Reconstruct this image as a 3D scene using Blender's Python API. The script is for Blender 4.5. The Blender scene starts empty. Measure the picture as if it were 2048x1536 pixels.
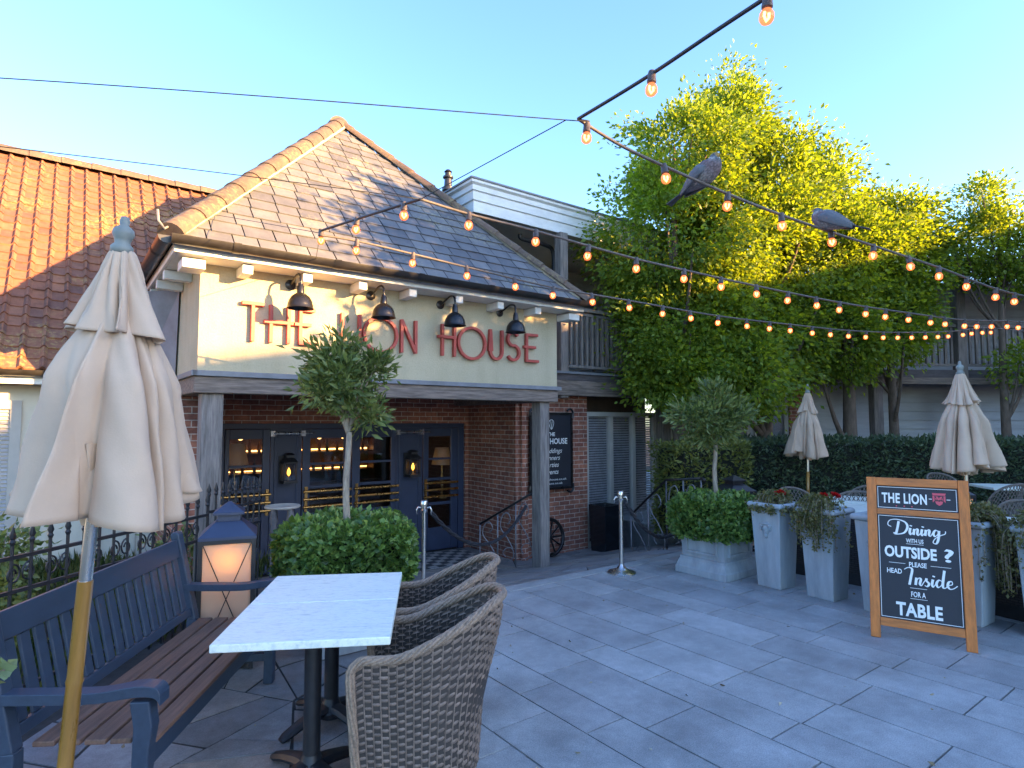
import bpy, math, random
import numpy as np
from mathutils import Vector, Matrix
random.seed(7); rng=np.random.default_rng(7)
S=bpy.context.scene; COL=S.collection; R=math.radians
# ------------------------------------------------------------------ camera, sky, sun, exposure
F=1210.0; CAMH=1.7; TILT=math.atan(76/F)
cam=bpy.data.cameras.new('camera'); cam.sensor_width=36; cam.lens=F/2048*36; cam.clip_end=2000; cam.clip_start=.05
co=bpy.data.objects.new('camera',cam); COL.objects.link(co); co.location=(0,0,CAMH); co.rotation_euler=(math.pi/2+TILT,0,0); S.camera=co
SUN_EL=R(12.5); SUN_AZ=R(112)      # azimuth clockwise from +Y
sd=Vector((math.sin(SUN_AZ)*math.cos(SUN_EL),math.cos(SUN_AZ)*math.cos(SUN_EL),math.sin(SUN_EL)))
w=bpy.data.worlds.new('World'); S.world=w; w.use_nodes=True
nt=w.node_tree; bg=nt.nodes['Background']; sky=nt.nodes.new('ShaderNodeTexSky'); sky.sky_type='NISHITA'; sky.sun_disc=False
sky.sun_elevation=SUN_EL; sky.sun_rotation=SUN_AZ; sky.air_density=1.0; sky.dust_density=.8; sky.ozone_density=3.5
nt.links.new(sky.outputs[0],bg.inputs[0]); bg.inputs[1].default_value=.122
hs=nt.nodes.new('ShaderNodeHueSaturation'); hs.inputs['Hue'].default_value=.508; hs.inputs['Saturation'].default_value=1.04; nt.links.new(sky.outputs[0],hs.inputs['Color']); nt.links.new(hs.outputs[0],bg.inputs[0])
sl=bpy.data.lights.new('sun','SUN'); sl.energy=4.5; sl.angle=R(.5); sl.color=(1,.58,.22)
so=bpy.data.objects.new('sun',sl); COL.objects.link(so); so.rotation_euler=(-sd).to_track_quat('-Z','Y').to_euler()
S.view_settings.view_transform='Standard'; S.view_settings.look='None'; S.view_settings.gamma=1; S.view_settings.exposure=2.84
# ------------------------------------------------------------------ geometry of the place: pixel rays of the photograph and the pub's own axes
def ray(px,py):
    x=(px-1024)/F; y=-(py-768)/F
    return Vector((x,math.cos(TILT)-y*math.sin(TILT),math.sin(TILT)+y*math.cos(TILT)))
CAM=Vector((0,0,CAMH))
def D(px,py,Y): r=ray(px,py); return CAM+r*(Y/r.y)
def G(px,py,z=0): r=ray(px,py); return CAM+r*((z-CAMH)/r.z)
ANG=R(36.9); U=Vector((math.cos(ANG),math.sin(ANG),0)); N=Vector((-math.sin(ANG),math.cos(ANG),0)); A=Vector((-3.08,5.9,0))
def W(u,n,z=0): return A+U*u+N*n+Vector((0,0,z))
def loc(p): d=Vector(p)-A; return Vector((d.dot(U),d.dot(N),p[2]))
def fac(px,py,n):
    r=ray(px,py); k=((A-CAM).dot(N)+n)/r.dot(N); return loc(CAM+r*k)
# ------------------------------------------------------------------ mesh builder
class MB:
    def __init__(s): s.v=[]; s.f=[]; s.uv=None
    def add(s,vs,fs):
        o=len(s.v); s.v.extend([tuple(x) for x in vs]); s.f.extend([tuple(i+o for i in f) for f in fs]); return s
    def box(s,x0,x1,y0,y1,z0,z1,M=None):
        vs=[Vector((x,y,z)) for x in (x0,x1) for y in (y0,y1) for z in (z0,z1)]
        if M is not None: vs=[M@q for q in vs]
        return s.add(vs,[(0,1,3,2),(4,6,7,5),(0,4,5,1),(2,3,7,6),(0,2,6,4),(1,5,7,3)])
    def bar(s,p,q,wd,ht,up=(0,0,1)):
        p=Vector(p);q=Vector(q);d=(q-p).normalized();u=Vector(up); r=d.cross(u)
        if r.length<1e-4: r=d.cross(Vector((1,0,0)))
        r.normalize(); u=r.cross(d)
        vs=[c+r*(a*wd/2)+u*(b*ht/2) for c in (p,q) for a,b in ((-1,-1),(1,-1),(1,1),(-1,1))]
        return s.add(vs,[(0,3,2,1),(4,5,6,7),(0,1,5,4),(1,2,6,5),(2,3,7,6),(3,0,4,7)])
    def tube(s,pts,rad,n=8,cap=True,closed=False,sx=1.0):
        pts=[Vector(p) for p in pts]; m=len(pts)
        if not hasattr(rad,'__len__'): rad=[rad]*m
        ref=None; rings=[]; vs=[]
        for i,p in enumerate(pts):
            if closed: t=pts[(i+1)%m]-pts[i-1]
            else: t=pts[min(i+1,m-1)]-pts[max(i-1,0)]
            t.normalize()
            if ref is None:
                ref=Vector((0,0,1)) if abs(t.z)<.9 else Vector((1,0,0))
            a=t.cross(ref); 
            if a.length<1e-5: a=t.cross(Vector((.3,1,.2)))
            a.normalize(); b=a.cross(t); ref=b
            for k in range(n):
                th=2*math.pi*k/n; vs.append(p+a*(math.cos(th)*rad[i]*sx)+b*(math.sin(th)*rad[i]))
        fs=[]
        for i in range(m if closed else m-1):
            j=(i+1)%m
            for k in range(n):
                l=(k+1)%n; fs.append((i*n+k,i*n+l,j*n+l,j*n+k))
        if cap and not closed: fs.append(tuple(range(n-1,-1,-1))); fs.append(tuple((m-1)*n+k for k in range(n)))
        return s.add(vs,fs)
    def lathe(s,prof,c=(0,0,0),n=16,M=None,sq=False):
        c=Vector(c); vs=[];m=len(prof)
        for r,z in prof:
            for k in range(n):
                th=2*math.pi*(k+(.5 if sq else 0))/n; q=Vector((r*math.cos(th),r*math.sin(th),z))
                if M is not None: q=M@q
                vs.append(c+q)
        fs=[(i*n+k,i*n+(k+1)%n,(i+1)*n+(k+1)%n,(i+1)*n+k) for i in range(m-1) for k in range(n)]
        if prof[0][0]>1e-4: fs.append(tuple(range(n-1,-1,-1)))
        if prof[-1][0]>1e-4: fs.append(tuple((m-1)*n+k for k in range(n)))
        return s.add(vs,fs)
    def ell(s,c,r,n=14,m=9,M=None):
        prof=[(max(1e-4,math.sin(math.pi*i/m)),-math.cos(math.pi*i/m)) for i in range(m+1)]
        o=Matrix.Diagonal(Vector((*r,1))); 
        if M is not None: o=M@o
        return s.lathe(prof,c,n,o)
    def poly(s,pts,thick=None,nrm=None):
        pts=[Vector(p) for p in pts];n=len(pts)
        if thick is None: return s.add(pts,[tuple(range(n))])
        d=Vector(nrm)*thick
        return s.add(pts+[p+d for p in pts],[tuple(range(n-1,-1,-1)),tuple(range(n,2*n))]+[(i,(i+1)%n,n+(i+1)%n,n+i) for i in range(n)])
    def ribbon(s,pts,wd,y0,y1,closed=False,M=None):
        """flat stroke in the x-z plane, extruded from y0 to y1"""
        P=[Vector((p[0],p[1])) for p in pts];m=len(P); L=[];Rr=[]
        if not hasattr(wd,'__len__'): wd=[wd]*m
        for i in range(m):
            a=P[i]-P[i-1] if (i>0 or closed) else P[1]-P[0]
            b=P[(i+1)%m]-P[i] if (i<m-1 or closed) else P[-1]-P[-2]
            a=a.normalized();b=b.normalized();t=(a+b)
            t=t.normalized() if t.length>1e-4 else a
            nn=Vector((-t.y,t.x)); sc=1/max(.5,t.dot(b)); L.append(P[i]+nn*wd[i]/2*sc);Rr.append(P[i]-nn*wd[i]/2*sc)
        vs=[]
        for l,r in zip(L,Rr):
            for q,y in ((l,y0),(r,y0),(r,y1),(l,y1)):
                v=Vector((q.x,y,q.y)); vs.append(M@v if M is not None else v)
        fs=[]
        for i in range(m if closed else m-1):
            j=(i+1)%m
            for k in range(4): l=(k+1)%4; fs.append((i*4+k,i*4+l,j*4+l,j*4+k))
        if not closed: fs+= [(3,2,1,0),tuple((m-1)*4+k for k in range(4))]
        return s.add(vs,fs)
    def build(s,name,mat,parent=None,smooth=False,bevel=0,auto=None,subs=0):
        me=bpy.data.meshes.new(name); me.from_pydata(s.v,[],s.f); me.validate(); me.update()
        o=bpy.data.objects.new(name,me); COL.objects.link(o)
        if mat: me.materials.append(mat)
        if smooth: me.polygons.foreach_set('use_smooth',[True]*len(me.polygons))
        if parent: o.parent=parent
        if bevel:
            b=o.modifiers.new('b','BEVEL'); b.width=bevel; b.segments=2; b.limit_method='ANGLE'; b.angle_limit=R(40)
        if smooth and auto:
            try:
                me.set_sharp_from_angle(angle=R(auto))
            except Exception: pass
        if subs: m=o.modifiers.new('s','SUBSURF'); m.levels=subs; m.render_levels=subs
        return o
def crom(pts,k=6,closed=False):
    P=[Vector(p) for p in pts];m=len(P);out=[]
    for i in range(m if closed else m-1):
        if closed: a,b,c,d=P[i-1],P[i],P[(i+1)%m],P[(i+2)%m]
        else: a,b,c,d=P[max(i-1,0)],P[i],P[i+1],P[min(i+2,m-1)]
        for j in range(k):
            t=j/k; out.append(.5*((2*b)+(c-a)*t+(2*a-5*b+4*c-d)*t*t+(3*b-a-3*c+d)*t**3))
    if not closed: out.append(P[-1])
    return out
def tag(o,label=None,cat=None,group=None,kind=None):
    if label: o['label']=label
    if cat: o['category']=cat
    if group: o['group']=group
    if kind: o['kind']=kind
    return o
def thing(name,label,cat,at=(0,0,0),rz=0,group=None):
    o=bpy.data.objects.new(name,None); COL.objects.link(o); o.empty_display_size=.1; o.location=at; o.rotation_euler=(0,0,rz)
    return tag(o,label,cat,group)
def dup(o,parent=None):
    c=o.copy(); COL.objects.link(c)
    if parent: c.parent=parent
    for ch in list(o.children): dup(ch,c)
    return c
# ------------------------------------------------------------------ materials
def newmat(name):
    m=bpy.data.materials.new(name); m.use_nodes=True; t=m.node_tree; return m,t,t.nodes['Principled BSDF']
def nn(t,kind,**kw):
    n=t.nodes.new('ShaderNode'+kind)
    for k,v in kw.items():
        if k in n.inputs.keys() if hasattr(n.inputs,'keys') else False: n.inputs[k].default_value=v
        else: setattr(n,k,v)
    return n
def ramp(t,fac_,stops):
    r=t.nodes.new('ShaderNodeValToRGB'); e=r.color_ramp.elements
    while len(e)<len(stops): e.new(.5)
    for x,(p,c) in zip(e,stops): x.position=p; x.color=(*c,1)
    t.links.new(fac_,r.inputs[0]); return r.outputs[0]
def coords(t,scale=(1,1,1),rot=(0,0,0)):
    c=t.nodes.new('ShaderNodeTexCoord'); mp=t.nodes.new('ShaderNodeMapping'); mp.inputs['Scale'].default_value=scale; mp.inputs['Rotation'].default_value=rot
    t.links.new(c.outputs['Object'],mp.inputs[0]); return mp.outputs[0]
def noise(t,vec,scale,detail=4,rough=.6):
    n=t.nodes.new('ShaderNodeTexNoise'); n.inputs['Scale'].default_value=scale; n.inputs['Detail'].default_value=detail; n.inputs['Roughness'].default_value=rough
    t.links.new(vec,n.inputs['Vector']); return n.outputs[0]
def bump(t,b,h,strength=.3,dist=.01):
    n=t.nodes.new('ShaderNodeBump'); n.inputs['Strength'].default_value=strength; n.inputs['Distance'].default_value=dist
    t.links.new(h,n.inputs['Height']); t.links.new(n.outputs[0],b.inputs['Normal']); return n
def mixc(t,f,a,b,mode='MIX'):
    m=t.nodes.new('ShaderNodeMix'); m.data_type='RGBA'; m.blend_type=mode
    for i,x in ((0,f),(6,a),(7,b)):
        if isinstance(x,(int,float)): m.inputs[i].default_value=x
        elif isinstance(x,tuple): m.inputs[i].default_value=(*x,1)
        else: t.links.new(x,m.inputs[i])
    return m.outputs[2]
def island(t): g=t.nodes.new('ShaderNodeNewGeometry'); return g.outputs['Random Per Island']
def mul(c,k): return tuple(min(1,x*k) for x in c)
def M(name,col,rough=.6,metal=0,var=.25,scale=6,stretch=(1,1,1),bs=None,bst=.2,isl=0,col2=None,spec=.5,coat=0):
    m,t,b=newmat(name); v=coords(t,stretch); n1=noise(t,v,scale,6,.65)
    c=ramp(t,n1,[(.3,mul(col,1-var)),(.7,col2 or mul(col,1+var))])
    if isl:
        rr=ramp(t,island(t),[(0,(1-isl,)*3),(1,(1+0*isl,)*3)]); c=mixc(t,1.0,c,rr,'MULTIPLY')
    t.links.new(c,b.inputs['Base Color']); b.inputs['Metallic'].default_value=metal; b.inputs['Specular IOR Level'].default_value=spec
    r2=t.nodes.new('ShaderNodeMapRange'); r2.inputs['To Min'].default_value=max(0.03,rough-.12); r2.inputs['To Max'].default_value=min(1,rough+.12); t.links.new(n1,r2.inputs[0]); t.links.new(r2.outputs[0],b.inputs['Roughness'])
    if coat: b.inputs['Coat Weight'].default_value=coat
    if bs: bump(t,b,noise(t,v,bs,5,.6),bst,.01)
    return m
def boxvec(t):
    c=t.nodes.new('ShaderNodeTexCoord'); s1=t.nodes.new('ShaderNodeSeparateXYZ'); s2=t.nodes.new('ShaderNodeSeparateXYZ')
    t.links.new(c.outputs['Object'],s1.inputs[0]); t.links.new(c.outputs['Normal'],s2.inputs[0])
    ab=t.nodes.new('ShaderNodeMath'); ab.operation='ABSOLUTE'; t.links.new(s2.outputs[0],ab.inputs[0])
    gt=t.nodes.new('ShaderNodeMath'); gt.operation='GREATER_THAN'; gt.inputs[1].default_value=.7; t.links.new(ab.outputs[0],gt.inputs[0])
    mx=t.nodes.new('ShaderNodeMix'); t.links.new(gt.outputs[0],mx.inputs[0]); t.links.new(s1.outputs[0],mx.inputs[2]); t.links.new(s1.outputs[1],mx.inputs[3])
    cb=t.nodes.new('ShaderNodeCombineXYZ'); t.links.new(mx.outputs[0],cb.inputs[0]); t.links.new(s1.outputs[2],cb.inputs[1]); return cb.outputs[0],c.outputs['Object']
def brickmat(name,c1,c2,mort,bw=.225,rh=.075,ms=.006,bst=.6):
    m,t,b=newmat(name); v,ov=boxvec(t); br=t.nodes.new('ShaderNodeTexBrick')
    wob=t.nodes.new('ShaderNodeVectorMath'); wob.operation='MULTIPLY_ADD'; nz=t.nodes.new('ShaderNodeTexNoise'); nz.inputs['Scale'].default_value=7; t.links.new(ov,nz.inputs[0])
    wob.inputs[1].default_value=(.012,.012,0); t.links.new(nz.outputs['Color'],wob.inputs[0]); t.links.new(v,wob.inputs[2])
    t.links.new(wob.outputs[0],br.inputs['Vector'])
    for k,x in (('Color1',(*c1,1)),('Color2',(*c2,1)),('Mortar',(*mort,1)),('Scale',1),('Mortar Size',ms),('Mortar Smooth',.2),('Bias',0),('Brick Width',bw),('Row Height',rh)): br.inputs[k].default_value=x
    n1=noise(t,ov,14,5); c=mixc(t,1.0,br.outputs['Color'],ramp(t,n1,[(.3,(.62,.6,.6)),(.72,(1.15,1.1,1.08))]),'MULTIPLY')
    n3=noise(t,ov,1.2,3); c=mixc(t,1.0,c,ramp(t,n3,[(.35,(.75,.75,.75)),(.65,(1.1,1.1,1.1))]),'MULTIPLY')
    t.links.new(c,b.inputs['Base Color']); b.inputs['Roughness'].default_value=.9
    sub=t.nodes.new('ShaderNodeMath'); sub.operation='MULTIPLY_ADD'; sub.inputs[1].default_value=-1; t.links.new(br.outputs['Fac'],sub.inputs[0]); t.links.new(noise(t,ov,60,4),sub.inputs[2]); bump(t,b,sub.outputs[0],bst,.008); return m
def leafmat(name,cols,trans=.35,tcol=None,rough=.45):
    m,t,b=newmat(name); i=island(t); st=[(k/(len(cols)-1),c) for k,c in enumerate(cols)]; c=ramp(t,i,st)
    t.links.new(c,b.inputs['Base Color']); b.inputs['Roughness'].default_value=rough; b.inputs['Specular IOR Level'].default_value=.35
    tr=t.nodes.new('ShaderNodeBsdfTranslucent'); c2=mixc(t,1.0,c,tcol or (1.6,1.7,.5),'MULTIPLY'); t.links.new(c2,tr.inputs[0])
    mx=t.nodes.new('ShaderNodeMixShader'); mx.inputs[0].default_value=trans; t.links.new(b.outputs[0],mx.inputs[1]); t.links.new(tr.outputs[0],mx.inputs[2]); t.links.new(mx.outputs[0],t.nodes['Material Output'].inputs[0]); return m
def glassmat(name,tint=(.82,.85,.88),refl=.06):
    m,t,b=newmat(name); tp=t.nodes.new('ShaderNodeBsdfTransparent'); tp.inputs[0].default_value=(*tint,1); gl=t.nodes.new('ShaderNodeBsdfGlossy'); gl.inputs['Roughness'].default_value=.02
    nz=t.nodes.new('ShaderNodeBump'); nz.inputs['Strength'].default_value=.02; t.links.new(noise(t,coords(t),2.5,2),nz.inputs['Height']); t.links.new(nz.outputs[0],gl.inputs['Normal'])
    lw=t.nodes.new('ShaderNodeLayerWeight'); lw.inputs[0].default_value=.5; pw=t.nodes.new('ShaderNodeMath'); pw.operation='POWER'; pw.inputs[1].default_value=4; t.links.new(lw.outputs['Facing'],pw.inputs[0]); fr=t.nodes.new('ShaderNodeMath'); fr.operation='MULTIPLY_ADD'; fr.inputs[1].default_value=.9; fr.inputs[2].default_value=refl; fr.use_clamp=True; t.links.new(pw.outputs[0],fr.inputs[0]); mx=t.nodes.new('ShaderNodeMixShader')
    t.links.new(fr.outputs[0],mx.inputs[0]); t.links.new(tp.outputs[0],mx.inputs[1]); t.links.new(gl.outputs[0],mx.inputs[2]); t.links.new(mx.outputs[0],t.nodes['Material Output'].inputs[0]); return m
def emitmat(name,col,st,base=(.3,.2,.1)):
    m,t,b=newmat(name); b.inputs['Base Color'].default_value=(*base,1); b.inputs['Emission Color'].default_value=(*col,1); b.inputs['Emission Strength'].default_value=st; b.inputs['Roughness'].default_value=.3; return m
def weavemat(name,c1,c2,sx=.05,sz=.025,use='Object'):
    """woven strands: brick-offset highlights over dark gaps"""
    m,t,b=newmat(name)
    if use=='box': v,ov=boxvec(t)
    else: ov=v=coords(t)
    br=t.nodes.new('ShaderNodeTexBrick'); t.links.new(v,br.inputs['Vector'])
    for k,x in (('Color1',(*c1,1)),('Color2',(*mul(c1,.75),1)),('Mortar',(*c2,1)),('Scale',1),('Mortar Size',sz*.2),('Mortar Smooth',.6),('Brick Width',sx),('Row Height',sz)): br.inputs[k].default_value=x
    t.links.new(br.outputs['Color'],b.inputs['Base Color']); b.inputs['Roughness'].default_value=.6
    iv=t.nodes.new('ShaderNodeMath'); iv.operation='MULTIPLY'; iv.inputs[1].default_value=-1; t.links.new(br.outputs['Fac'],iv.inputs[0]); bump(t,b,iv.outputs[0],.8,.01); return m
m_cream=M('cream_render',(.54,.475,.35),.9,var=.10,scale=2.5,bs=55,bst=.35)
def creammat():
    m,t,b=newmat('cream_render_wall'); v=coords(t); n1=noise(t,v,2.2,5); n2=noise(t,coords(t,(1.6,1.6,.3)),2.2,4,.55); n3=noise(t,v,55,5)
    c=ramp(t,n1,[(.3,(.47,.405,.265)),(.7,(.54,.47,.32))]); c=mixc(t,1.0,c,ramp(t,n2,[(.34,(.90,.895,.885)),(.58,(1,1,1))]),'MULTIPLY'); c=mixc(t,1.0,c,ramp(t,n3,[(.3,(.9,.9,.89)),(.6,(1.03,1.03,1.03))]),'MULTIPLY')
    t.links.new(c,b.inputs['Base Color']); b.inputs['Roughness'].default_value=.92; bump(t,b,n3,.4,.01); return m
m_cream=creammat()
m_creamwall=M('cream_boarding',(.62,.58,.47),.7,var=.08,scale=3,bs=40,bst=.1)
m_whitepaint=M('white_paint',(.74,.74,.70),.55,var=.1,scale=7,bs=30,bst=.1)
m_fascia=M('weathered_white_paint',(.70,.72,.70),.6,var=.14,scale=3,stretch=(1,1,3),bs=30,bst=.1)
m_timber=M('weathered_timber',(.215,.185,.165),.85,var=.5,scale=5,stretch=(9,9,.7),bs=22,bst=.5)
m_beam=M('weathered_beam',(.20,.155,.125),.85,var=.6,scale=4,stretch=(.7,9,9),bs=18,bst=.5)
m_lead=M('lead_sheet',(.19,.195,.21),.55,var=.2,scale=5,bs=15,bst=.1)
m_gut=M('black_gutter',(.022,.02,.019),.35,var=.3,scale=8)
m_brick=brickmat('red_brick',(.45,.18,.11),(.27,.105,.075),(.62,.51,.42))
m_navy=M('navy_paint',(.034,.047,.088),.4,var=.12,scale=6,bs=40,bst=.03)
m_bench=M('bench_paint',(.033,.051,.082),.42,var=.15,scale=5,stretch=(1,6,6),bs=25,bst=.08)
m_brass=M('brass',(.62,.36,.12),.28,1,var=.15,scale=12)
m_glass=glassmat('dark_glass')
m_iron=M('black_iron',(.018,.018,.021),.45,var=.3,scale=14,bs=60,bst=.1)
m_greyiron=M('grey_wrought_iron',(.20,.19,.20),.45,.3,var=.3,scale=14,bs=60,bst=.1)
m_steel=M('brushed_steel',(.62,.62,.60),.28,1,var=.1,scale=9,stretch=(1,1,.1))
m_red=M('red_letters',(.46,.075,.055),.5,var=.1,scale=10)
m_bronze=M('dark_bronze',(.035,.033,.034),.3,.6,var=.25,scale=10)
m_canvas=M('beige_canvas',(.56,.415,.30),.9,var=.10,scale=2.5,bs=170,bst=.1)
m_pole=M('honey_wood',(.27,.135,.022),.3,var=.25,scale=8,stretch=(4,4,.5),coat=.6)
m_wood=M('orange_pine',(.52,.16,.03),.5,var=.35,scale=5,stretch=(6,6,.8),bs=20,bst=.15)
m_seatwood=M('worn_teak',(.17,.095,.065),.6,var=.4,scale=4,stretch=(1,14,14),bs=20,bst=.35)
m_black=M('black_board',(.018,.021,.03),.55,var=.15,scale=5)
m_chalk=M('white_lettering',(.80,.82,.80),.7,var=.06,scale=20)
m_pink=M('pink_lettering',(.62,.10,.13),.7,var=.06,scale=20)
m_pot=M('faux_lead',(.30,.345,.37),.65,var=.22,scale=3.2,stretch=(3,3,.6),bs=20,bst=.12)
m_soil=M('soil',(.05,.035,.025),.95,var=.4,scale=20,bs=30,bst=.6)
m_marble=None
m_bark=M('bark',(.13,.095,.07),.9,var=.45,scale=8,stretch=(3,3,.7),bs=18,bst=.7)
m_stem=M('young_bark',(.30,.25,.19),.85,var=.4,scale=16,stretch=(3,3,.7),bs=30,bst=.4)
m_rim=M('wicker_rim',(.28,.20,.14),.6,var=.45,scale=70,stretch=(1,1,1),bs=120,bst=.5)
m_lattice=M('grey_wicker',(.16,.135,.115),.65,var=.3,scale=40)
m_wicker=M('brown_wicker',(.225,.165,.128),.55,var=.4,scale=26,bs=90,bst=.3,spec=.4,isl=.35)
m_screen=weavemat('dark_weave',(.05,.04,.038),(.008,.007,.007),.06,.022,'box')
m_leaf=leafmat('pear_leaves',[(.09,.158,.028),(.155,.24,.035),(.25,.32,.04),(.11,.19,.03)],.46,(2.0,1.78,.30))
m_laurel=leafmat('laurel_leaves',[(.085,.125,.045),(.14,.18,.058),(.23,.265,.09),(.10,.145,.05)],.25,rough=.3)
m_ivy=leafmat('ivy_leaves',[(.05,.10,.03),(.10,.18,.045),(.21,.31,.075),(.07,.13,.04)],.25,rough=.32)
m_yew=leafmat('yew_leaves',[(.04,.07,.045),(.065,.10,.055),(.11,.15,.07),(.05,.08,.05)],.12,rough=.5)
m_yew2=leafmat('lighter_yew_leaves',[(.08,.10,.03),(.15,.17,.04),(.21,.22,.05),(.09,.11,.034)],.2,rough=.5)
m_trail=leafmat('trailing_leaves',[(.10,.10,.03),(.16,.15,.06),(.20,.19,.09),(.12,.12,.04)],.25)
m_grass=leafmat('grass_blades',[(.05,.085,.02),(.09,.12,.03),(.14,.15,.05),(.06,.10,.025)],.3)
m_petal=leafmat('red_petals',[(.42,.012,.015),(.55,.02,.02),(.35,.01,.012)],.3,(1.3,.6,.6))
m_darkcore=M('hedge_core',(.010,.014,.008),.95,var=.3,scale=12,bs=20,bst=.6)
def bulbglass():
    m,t,b=newmat('amber_bulb_glass'); tp=t.nodes.new('ShaderNodeBsdfTransparent'); tp.inputs[0].default_value=(1,.60,.40,1); b.inputs['Base Color'].default_value=(.5,.12,.05,1); b.inputs['Roughness'].default_value=.05
    b.inputs['Emission Color'].default_value=(1,.26,.08,1); b.inputs['Emission Strength'].default_value=.26; mx=t.nodes.new('ShaderNodeMixShader'); mx.inputs[0].default_value=.5
    t.links.new(tp.outputs[0],mx.inputs[1]); t.links.new(b.outputs[0],mx.inputs[2]); t.links.new(mx.outputs[0],t.nodes['Material Output'].inputs[0]); return m
m_bulb=bulbglass()
m_fil=emitmat('bulb_filament',(1,.60,.22),2.6)
m_sock=M('bulb_socket',(.07,.055,.05),.5,var=.3,scale=30)
m_cable=M('festoon_cable',(.12,.10,.085),.6,var=.3,scale=30)
m_cableblk=M('black_cable',(.02,.02,.022),.5,var=.3,scale=30)
m_flame=emitmat('flame_bulb',(1,.42,.05),.9)
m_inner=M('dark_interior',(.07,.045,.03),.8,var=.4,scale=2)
def frosted(name):
    m,t,b=newmat(name); b.inputs['Base Color'].default_value=(.55,.475,.36,1); b.inputs['Roughness'].default_value=.55
    tr=t.nodes.new('ShaderNodeBsdfTranslucent'); tr.inputs[0].default_value=(.95,.78,.50,1); mx=t.nodes.new('ShaderNodeMixShader'); mx.inputs[0].default_value=.34
    bump(t,b,noise(t,coords(t),40,3),.08,.01)
    t.links.new(b.outputs[0],mx.inputs[1]); t.links.new(tr.outputs[0],mx.inputs[2]); t.links.new(mx.outputs[0],t.nodes['Material Output'].inputs[0]); return m
m_frost=frosted('frosted_pane')
m_shade=frosted('lampshade_cloth')
def marble():
    m,t,b=newmat('pale_marble'); v=coords(t,(1,3.2,1),(0,0,R(28))); n1=noise(t,v,9,8,.7); n2=noise(t,v,28,6,.7)
    c=mixc(t,.5,ramp(t,n1,[(.34,(.42,.50,.48)),(.47,(.78,.82,.74)),(.75,(.82,.91,.82))]),ramp(t,n2,[(.36,(.50,.58,.55)),(.5,(.82,.86,.78)),(1,(.82,.91,.82))]))
    t.links.new(c,b.inputs['Base Color']); b.inputs['Roughness'].default_value=.42; bump(t,b,n2,.15,.004); return m
m_marble=marble()
def slabmat():
    m,t,b=newmat('grey_slabs'); v=coords(t); n1=noise(t,v,2.2,5); n2=noise(t,v,160,3); n3=noise(t,v,14,6,.7)
    c=ramp(t,island(t),[(0,(.325,.32,.325)),(.5,(.365,.36,.36)),(1,(.405,.40,.40))])
    c=mixc(t,1.0,c,ramp(t,n1,[(.3,(.70,.70,.70)),(.7,(1.18,1.18,1.18))]),'MULTIPLY')
    c=mixc(t,1.0,c,ramp(t,n2,[(.3,(.62,.72,.72)),(.7,(1.25,1.25,1.25))]),'MULTIPLY')
    c=mixc(t,1.0,c,ramp(t,n3,[(.35,(.86,.86,.86)),(.6,(1.03,1.03,1.03)),(.78,(1.3,1.3,1.3))]),'MULTIPLY')
    t.links.new(c,b.inputs['Base Color']); t.links.new(ramp(t,n3,[(.3,(.5,)*3),(.7,(.72,)*3)]),b.inputs['Roughness']); bump(t,b,n2,.18,.004); return m
m_slab=slabmat()
def crazymat():
    m,t,b=newmat('flagstone'); v0=coords(t); n1=noise(t,v0,12,6,.7); n2=noise(t,v0,2.0,4); n3=noise(t,v0,130,3)
    c=ramp(t,island(t),[(0,(.22,.22,.225)),(.4,(.30,.285,.275)),(.7,(.35,.305,.26)),(.85,(.27,.28,.30)),(1,(.38,.36,.335))])
    for n,a_,b_ in ((n1,.68,1.18),(n2,.75,1.15),(n3,.8,1.15)): c=mixc(t,1.0,c,ramp(t,n,[(.3,(a_,)*3),(.7,(b_,)*3)]),'MULTIPLY')
    t.links.new(c,b.inputs['Base Color']); t.links.new(ramp(t,n1,[(.3,(.45,)*3),(.7,(.75,)*3)]),b.inputs['Roughness']); bump(t,b,n1,.35,.012); return m
m_crazy=crazymat()
m_joint=M('paving_joint',(.045,.043,.04),.95,var=.3,scale=20)
m_earth=M('earth',(.10,.09,.06),.95,var=.4,scale=3,bs=8,bst=.4)
def slatemat():
    m,t,b=newmat('slate'); v=coords(t); n1=noise(t,v,5,6,.7); n2=noise(t,v,1.1,4); n4=noise(t,v,28,4,.7)
    c=ramp(t,island(t),[(0,(.10,.10,.108)),(.5,(.135,.135,.14)),(1,(.175,.17,.17))]); c=mixc(t,1.0,c,ramp(t,n1,[(.3,(.75,.75,.76)),(.7,(1.2,1.18,1.15))]),'MULTIPLY')
    lich=mixc(t,1.0,ramp(t,n2,[(.52,(0,0,0)),(.68,(1,1,1))]),ramp(t,n4,[(.5,(0,0,0)),(.62,(1,1,1))]),'MULTIPLY'); c=mixc(t,lich,c,(.33,.30,.17))
    t.links.new(c,b.inputs['Base Color']); b.inputs['Roughness'].default_value=.62; bump(t,b,n1,.2,.01); return m
m_slate=slatemat()
def tilemat(name,cols,lich=(.42,.30,.10),th=.6):
    m,t,b=newmat(name); v=coords(t); n1=noise(t,v,9,6,.7); n2=noise(t,v,.9,5,.7); n4=noise(t,v,22,4,.75)
    c=ramp(t,island(t),[(k/(len(cols)-1),x) for k,x in enumerate(cols)]); c=mixc(t,1.0,c,ramp(t,n1,[(.3,(.68,.66,.65)),(.7,(1.2,1.2,1.2))]),'MULTIPLY')
    l=mixc(t,1.0,ramp(t,n2,[(th-.1,(0,0,0)),(th+.1,(1,1,1))]),ramp(t,n4,[(.48,(0,0,0)),(.62,(1,1,1))]),'MULTIPLY'); c=mixc(t,l,c,lich)
    t.links.new(c,b.inputs['Base Color']); b.inputs['Roughness'].default_value=.85; bump(t,b,n1,.3,.012); return m
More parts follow.
